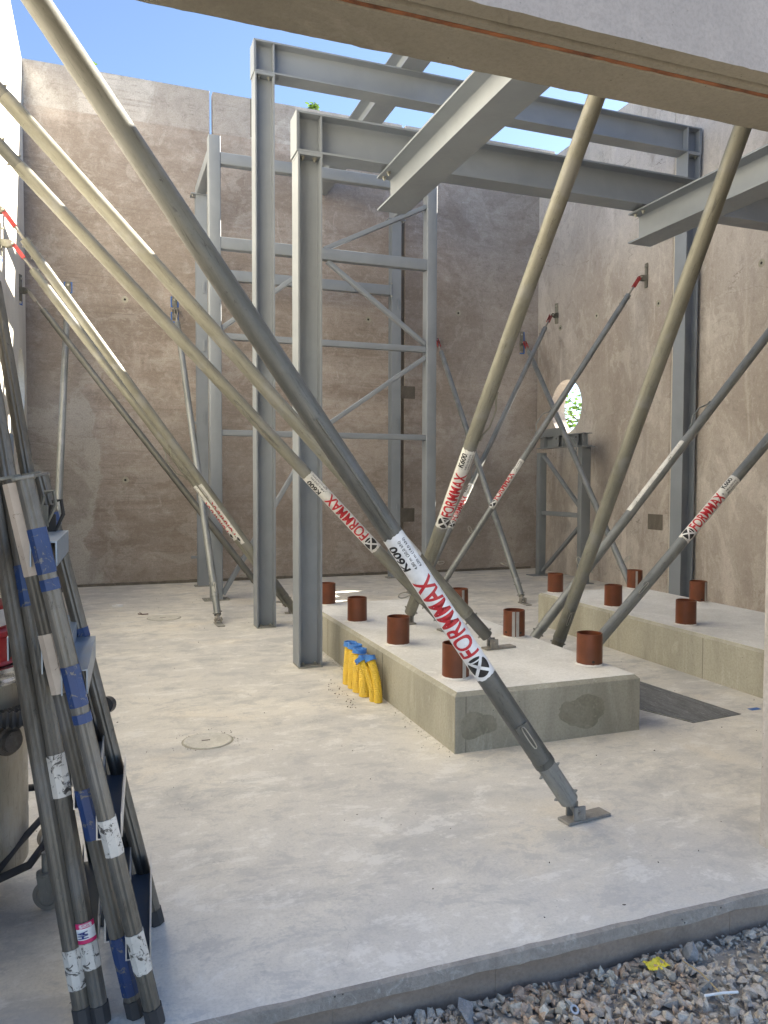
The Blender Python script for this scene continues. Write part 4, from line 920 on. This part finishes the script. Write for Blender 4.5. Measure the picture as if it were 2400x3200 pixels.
ladder('folding ladder with blue paint marks, right-hand and nearest in the leaning stack', [((.121, 2.150, 0), (-.195, 2.25, 1.50)), ((.155, 2.649, 0), (-.19, 2.75, 1.51))],
       (.21, .55, .95, 1.30), [(0, 1.25, 1.37, 'bt'), (0, 1.205, 1.235, 'bt'), (0, .89, 1.0, 'bt'), (0, .845, .87, 'bt'), (0, .48, .58, 'wt'), (0, .15, .26, 'wt'), (1, 1.35, 1.39, 'bt'), (1, .98, 1.01, 'bt')])
ladder('folding ladder with cream and beige tape, just left of the blue marked one', [((.072, 2.205, 0), (-.232, 2.30, 1.50)), ((.10, 2.80, 0), (-.227, 2.9, 1.515))],
       (.24, .62, 1.0), [(0, 1.24, 1.49, 'pt'), (0, .917, 1.08, 'pt'), (0, .51, .65, 'bt'), (0, .065, .23, 'bt'), (1, 1.0, 1.11, 'pt')])
ladder('tall ladder with the small pink sticker low on its stile', [((-.020, 2.208, 0), (-.366, 2.57, 2.2)), ((-.005, 2.707, 0), (-.355, 3.06, 2.2))],
       (.24, .66), [(0, .61, .726, 'wt'), (0, .147, .217, 'wt'), (0, 1.14, 1.256, 'bt')], False)
ladder('tall ladder at the far left of the stack, nearest the vacuum cleaner', [((-.064, 2.212, 0), (-.430, 2.59, 2.3)), ((-.07, 2.66, 0), (-.425, 3.04, 2.3))],
       (1.02, 1.62), [(0, .10, .204, 'wt'), (1, 1.4, 1.43, 'bt')], False)
for n_, (lx, ly) in enumerate(((-.205, 2.70), (-.185, 2.74))):
    pl_ = [o_ for o_ in bpy.data.objects if o_.name.startswith('folding_ladder') and ('blue marked' in o_.get('label', '') if n_ == 0 else 'blue paint' in o_.get('label', ''))][0]
    pb = Vector(pl_.location); bm = bmesh.new()
    c_ = Vector((lx+.03, ly-.06, 1.42-.03*n_))-pb
    sweep(bm, [c_+Vector(q) for q in ((0, 0, .04), (.028, 0, .045), (.034, 0, .0), (.012, 0, -.05), (-.012, 0, -.02), (.0, 0, .03))], .006, 8); box(bm, c_.x-.018, c_.y-.004, c_.z-.07, c_.x+.012, c_.y+.012, c_.z+.0, .003)
    link('latch', bm, M['dark' if n_ else 'plate'], pl_)
# ------------------------------------------------------------------ industrial vacuum
vc = thing('industrial_vacuum', 'stainless drum vacuum cleaner with a red head and black hose behind the ladders', 'vacuum cleaner', (-.495, 3.02, 0))
bm = bmesh.new(); lathe(bm, [(.001, .12), (.20, .12), (.225, .14), (.228, .30), (.226, .32), (.228, .34), (.226, .82), (.001, .82)], n=56); link('drum', bm, M['drum'], vc, smooth=True)
bm = bmesh.new(); lathe(bm, [(.228, .80), (.240, .802), (.243, .812), (.236, .822), (.240, .832), (.243, .845), (.236, .856), (.19, .862), (.001, .862)], n=56); link('lid_rim', bm, M['chrome'], vc, smooth=True)
bm = bmesh.new(); lathe(bm, [(.214, .863), (.218, .868), (.214, .873), (.208, .876), (.208, .955), (.204, .957), (.207, .962), (.201, .975), (.185, .982), (.178, .984), (.178, 1.02), (.18, 1.022), (.175, 1.06), (.15, 1.075), (.001, 1.08)], n=56); hd_ = link('motor_head', bm, M['vred'], vc, smooth=True)
bm = bmesh.new(); lathe(bm, [(.1785, .992), (.1815, .992), (.1805, 1.05), (.1785, 1.05)], n=56); link('label_band', bm, M['label'], hd_, smooth=True)
bm = bmesh.new(); lathe(bm, [(.14, 1.075), (.18, 1.09), (.185, 1.14), (.13, 1.20), (.001, 1.22)], n=40); link('exhaust_cowl', bm, M['chrome'], vc, smooth=True)
bm = bmesh.new(); pts = []; rr = []
for i in range(260):
    u = i/259; a = R(-150+175*u); pts.append((.262*math.cos(a)*(1+.05*u), .262*math.sin(a)*(1.0+.05*u), .725-.03*u)); rr.append(.022+.0035*math.sin(i*1.25))
sweep(bm, pts, rr, 14); link('hose', bm, M['rubber'], vc, smooth=True)
bm = bmesh.new(); sweep(bm, [(-.5, -.14, .68), (-.2, -.255, .72), (.05, -.285, .725), (.26, -.26, .725)], .026, 16)
hp = []; hr = []
for i in range(160): u = i/159; hp.append((-.35+.65*u, -.25-.03*math.sin(u*3), .715+.01*math.sin(u*4))); hr.append(.026+.0035*math.sin(i*1.3))
bm.free(); bm = bmesh.new(); sweep(bm, hp, hr, 16); link('hose', bm, M['rubber'], vc, smooth=True)
bm = bmesh.new(); cyl(bm, (.17, -.17, .62), (.19, -.19, .62), .05, 24); cyl(bm, (.19, -.19, .62), (.205, -.205, .62), .035, 24); link('clamp_knob', bm, M['mortar'], vc, smooth=True)
bm = bmesh.new(); sweep(bm, [(.30, -.24, .725), (.38, -.08, .69), (.445, .10, .63), (.465, .18, .61)], .020, 14); cyl(bm, (.49, .17, .61), (.505, .22, .60), .033, 20); link('hose_coupling', bm, M['rubber'], vc, smooth=True)
bm = bmesh.new(); fr = [(-.25, -.30, .05), (0, -.27, .12), (.12, -.22, .155), (.24, -.15, .165), (.29, -.06, .20), (.30, .05, .28), (.295, .10, .29), (.25, .24, .29), (.10, .26, .29)]
sweep(bm, fr, .014, 12); sweep(bm, [(.12, -.22, .155), (.20, -.10, .22), (.285, .02, .27)], .012, 10); link('trolley_frame', bm, M['rubber'], vc, smooth=True)
def castor(x, y, ang):
    c_ = bpy.data.objects.new('castor', None); COL.objects.link(c_); c_.parent = vc; c_.location = (x, y, 0); c_.rotation_euler = (0, 0, ang)
    bm = bmesh.new(); T = frame((0, -.018, .052), (0, 1, 0)); lathe(bm, [(.001, 0), (.030, 0), (.033, .004), (.036, .0), (.050, .002), (.052, .018), (.050, .034), (.036, .036), (.033, .030), (.030, .036), (.001, .036)], T=T, n=32); link('wheel', bm, M['tyre'], c_, smooth=True)
    for s in (-1, 1):
        bm = bmesh.new(); prism(bm, [(-.014, -.014), (-.014, .012), (.075, .045), (.075, -.03)], (0, s*.024-.0015, .05), (0, s*.024+.0015, .05), (0, 0, 1)); link('fork', bm, M['galvL'], c_)
    bm = bmesh.new(); cyl(bm, (-.01, 0, .125), (-.01, 0, .20), .012, 14); cyl(bm, (-.01, 0, .122), (-.01, 0, .132), .03, 20); box(bm, .0, -.018, .118, .055, .018, .126, .002); link('stem', bm, M['galvL'], c_)
castor(.30, -.15, R(-25)); castor(.28, .32, R(30))
# small printed sticker on the taped ladder
st_f = Vector((-.020, 2.208, 0)); st_t = Vector((-.366, 2.57, 2.2)); dd = (st_t-st_f).normalized(); T = frame((0, 0, 0), dd, (CAM-st_f-Vector((0, 0, .3))).normalized())
lad = [o_ for o_ in bpy.data.objects if o_.name.startswith('folding_ladder') and 'pink sticker' in o_.get('label', '')][0]
s0 = .225; rs = .0265
lb = link('sticker', wrap(rectm(s0, s0+.055, -.03, .03, 0, .01), T, rs, 0), M['label'], lad, smooth=True)
link('sticker_edge', wrap(join(rectm(s0, s0+.010, -.03, .03, .0005, .01), rectm(s0+.040, s0+.055, -.03, .03, .0005, .01)), T, rs, 0), mat_plain('magenta_print', (.55, .02, .12), .5), lb, smooth=True)
link('sticker_text', wrap(fit(text_mesh('HA', .02, .03), s0+.014, s0+.034, -.004, .024), T, rs+.0008, 0), mat_plain('navy_print', (.02, .03, .16), .5), lb)
link('sticker_text', wrap(fit(text_mesh('2050', .02, .02), s0+.042, s0+.053, -.018, .016), T, rs+.0012, 0), M['label'], lb)

# ------------------------------------------------------------------ trees beyond the walls
k = NT('leaf_green'); isl = k.n('ShaderNodeNewGeometry').outputs['Random Per Island']
lc = k.mix(isl, (.045, .09, .018), (.10, .17, .035)); k.done(lc, .55)
k.b.inputs['Subsurface Weight'].default_value = 0
tr_ = k.n('ShaderNodeBsdfTranslucent'); k.set(tr_.inputs[0], (.16, .28, .04)); mx = k.n('ShaderNodeMixShader'); mx.inputs[0].default_value = .35
k.t.links.new(k.b.outputs[0], mx.inputs[1]); k.t.links.new(tr_.outputs[0], mx.inputs[2]); k.t.links.new(mx.outputs[0], k.t.nodes['Material Output'].inputs[0])
M['leaf'] = k.m; M['bark'] = mat_plain('bark', (.12, .09, .065), .9, 0, .3)
def tree(label, x, y, h, crown, rad, n, seed, leaf=.06, tips=()):
    rnd = random.Random(seed); t = thing('tree', label, 'tree', (x, y, -.1))
    bm = bmesh.new(); tips_ = list(tips)
    sweep(bm, [(0, 0, 0), (.05, .02, h*.3), (-.03, .05, h*.55), (.02, 0, h*.78)], [h*.018, h*.015, h*.011, h*.004], 10)
    while len(tips_) < n:
        v = Vector((rnd.gauss(0, 1), rnd.gauss(0, 1), rnd.gauss(0, 1))).normalized()*rnd.random()**.45
        p = Vector((v.x*rad, v.y*rad, crown+v.z*(h-crown))); p.z = max(p.z, h*.3); tips_.append(p)
    for i, p in enumerate(tips_):
        p = Vector(p)
        if i < 46 or i < len(tips):
            b = Vector((0, 0, max(h*.25, min(p.z*.72, h*.7)))); m_ = b.lerp(p, .5)+Vector((0, 0, h*.03)); sweep(bm, [b, m_, p], [h*.006, h*.0035, h*.0012], 6)
    link('trunk', bm, M['bark'], t, smooth=True)
    verts, faces = [], []; tset = [Vector(q) for q in tips]
    for p in tips_:
        p = Vector(p)
        for j in range(34 if p in tset else 16):
            q = p+Vector((rnd.gauss(0, 1), rnd.gauss(0, 1), rnd.gauss(0, .8)))*leaf*(1.0 if p in tset else 2.4); a = Matrix.Rotation(rnd.random()*6.28, 3, 'Z') @ Matrix.Rotation(rnd.uniform(-1.2, 1.2), 3, 'X'); s = leaf*(.6+.7*rnd.random())
            n0 = len(verts); sh = [(-1, 0, 0), (-.45, .42, .08), (.3, .40, .05), (1, 0, -.12), (.3, -.40, .05), (-.45, -.42, .08)]
            verts += [tuple(q+a @ Vector(c_)*s) for c_ in sh]; faces.append([n0+kk for kk in range(6)])
    me = bpy.data.meshes.new('crown'); me.from_pydata(verts, [], faces); me.materials.append(M['leaf']); o_ = bpy.data.objects.new('crown', me); COL.objects.link(o_); o_.parent = t
    return t
tree('tree whose leafy tip shows above the left part of the back wall', -.55, 14.5, 7.9, 5.4, 1.9, 240, 3, .055, tips=[(.30+dx, -.4, z_) for dx, z_ in ((.02, 8.60), (-.03, 8.53), (.05, 8.50), (0, 8.46), (-.05, 8.42), (.06, 8.40), (.0, 8.38), (-.09, 8.36), (.10, 8.35))])
tree('tree whose leaves show above the wall between the two portal frames', 3.9, 14.6, 7.8, 5.4, 1.8, 240, 5, .055, tips=[(-.13+dx, -.5, z_) for dx, z_ in ((.0, 8.52), (-.04, 8.46), (.04, 8.43), (0, 8.38), (-.06, 8.36), (.06, 8.34))])
tree('leafy green tree seen through the round hole in the right wall', 13.2, 18.6, 4.4, 2.9, 1.9, 120, 9, .085)
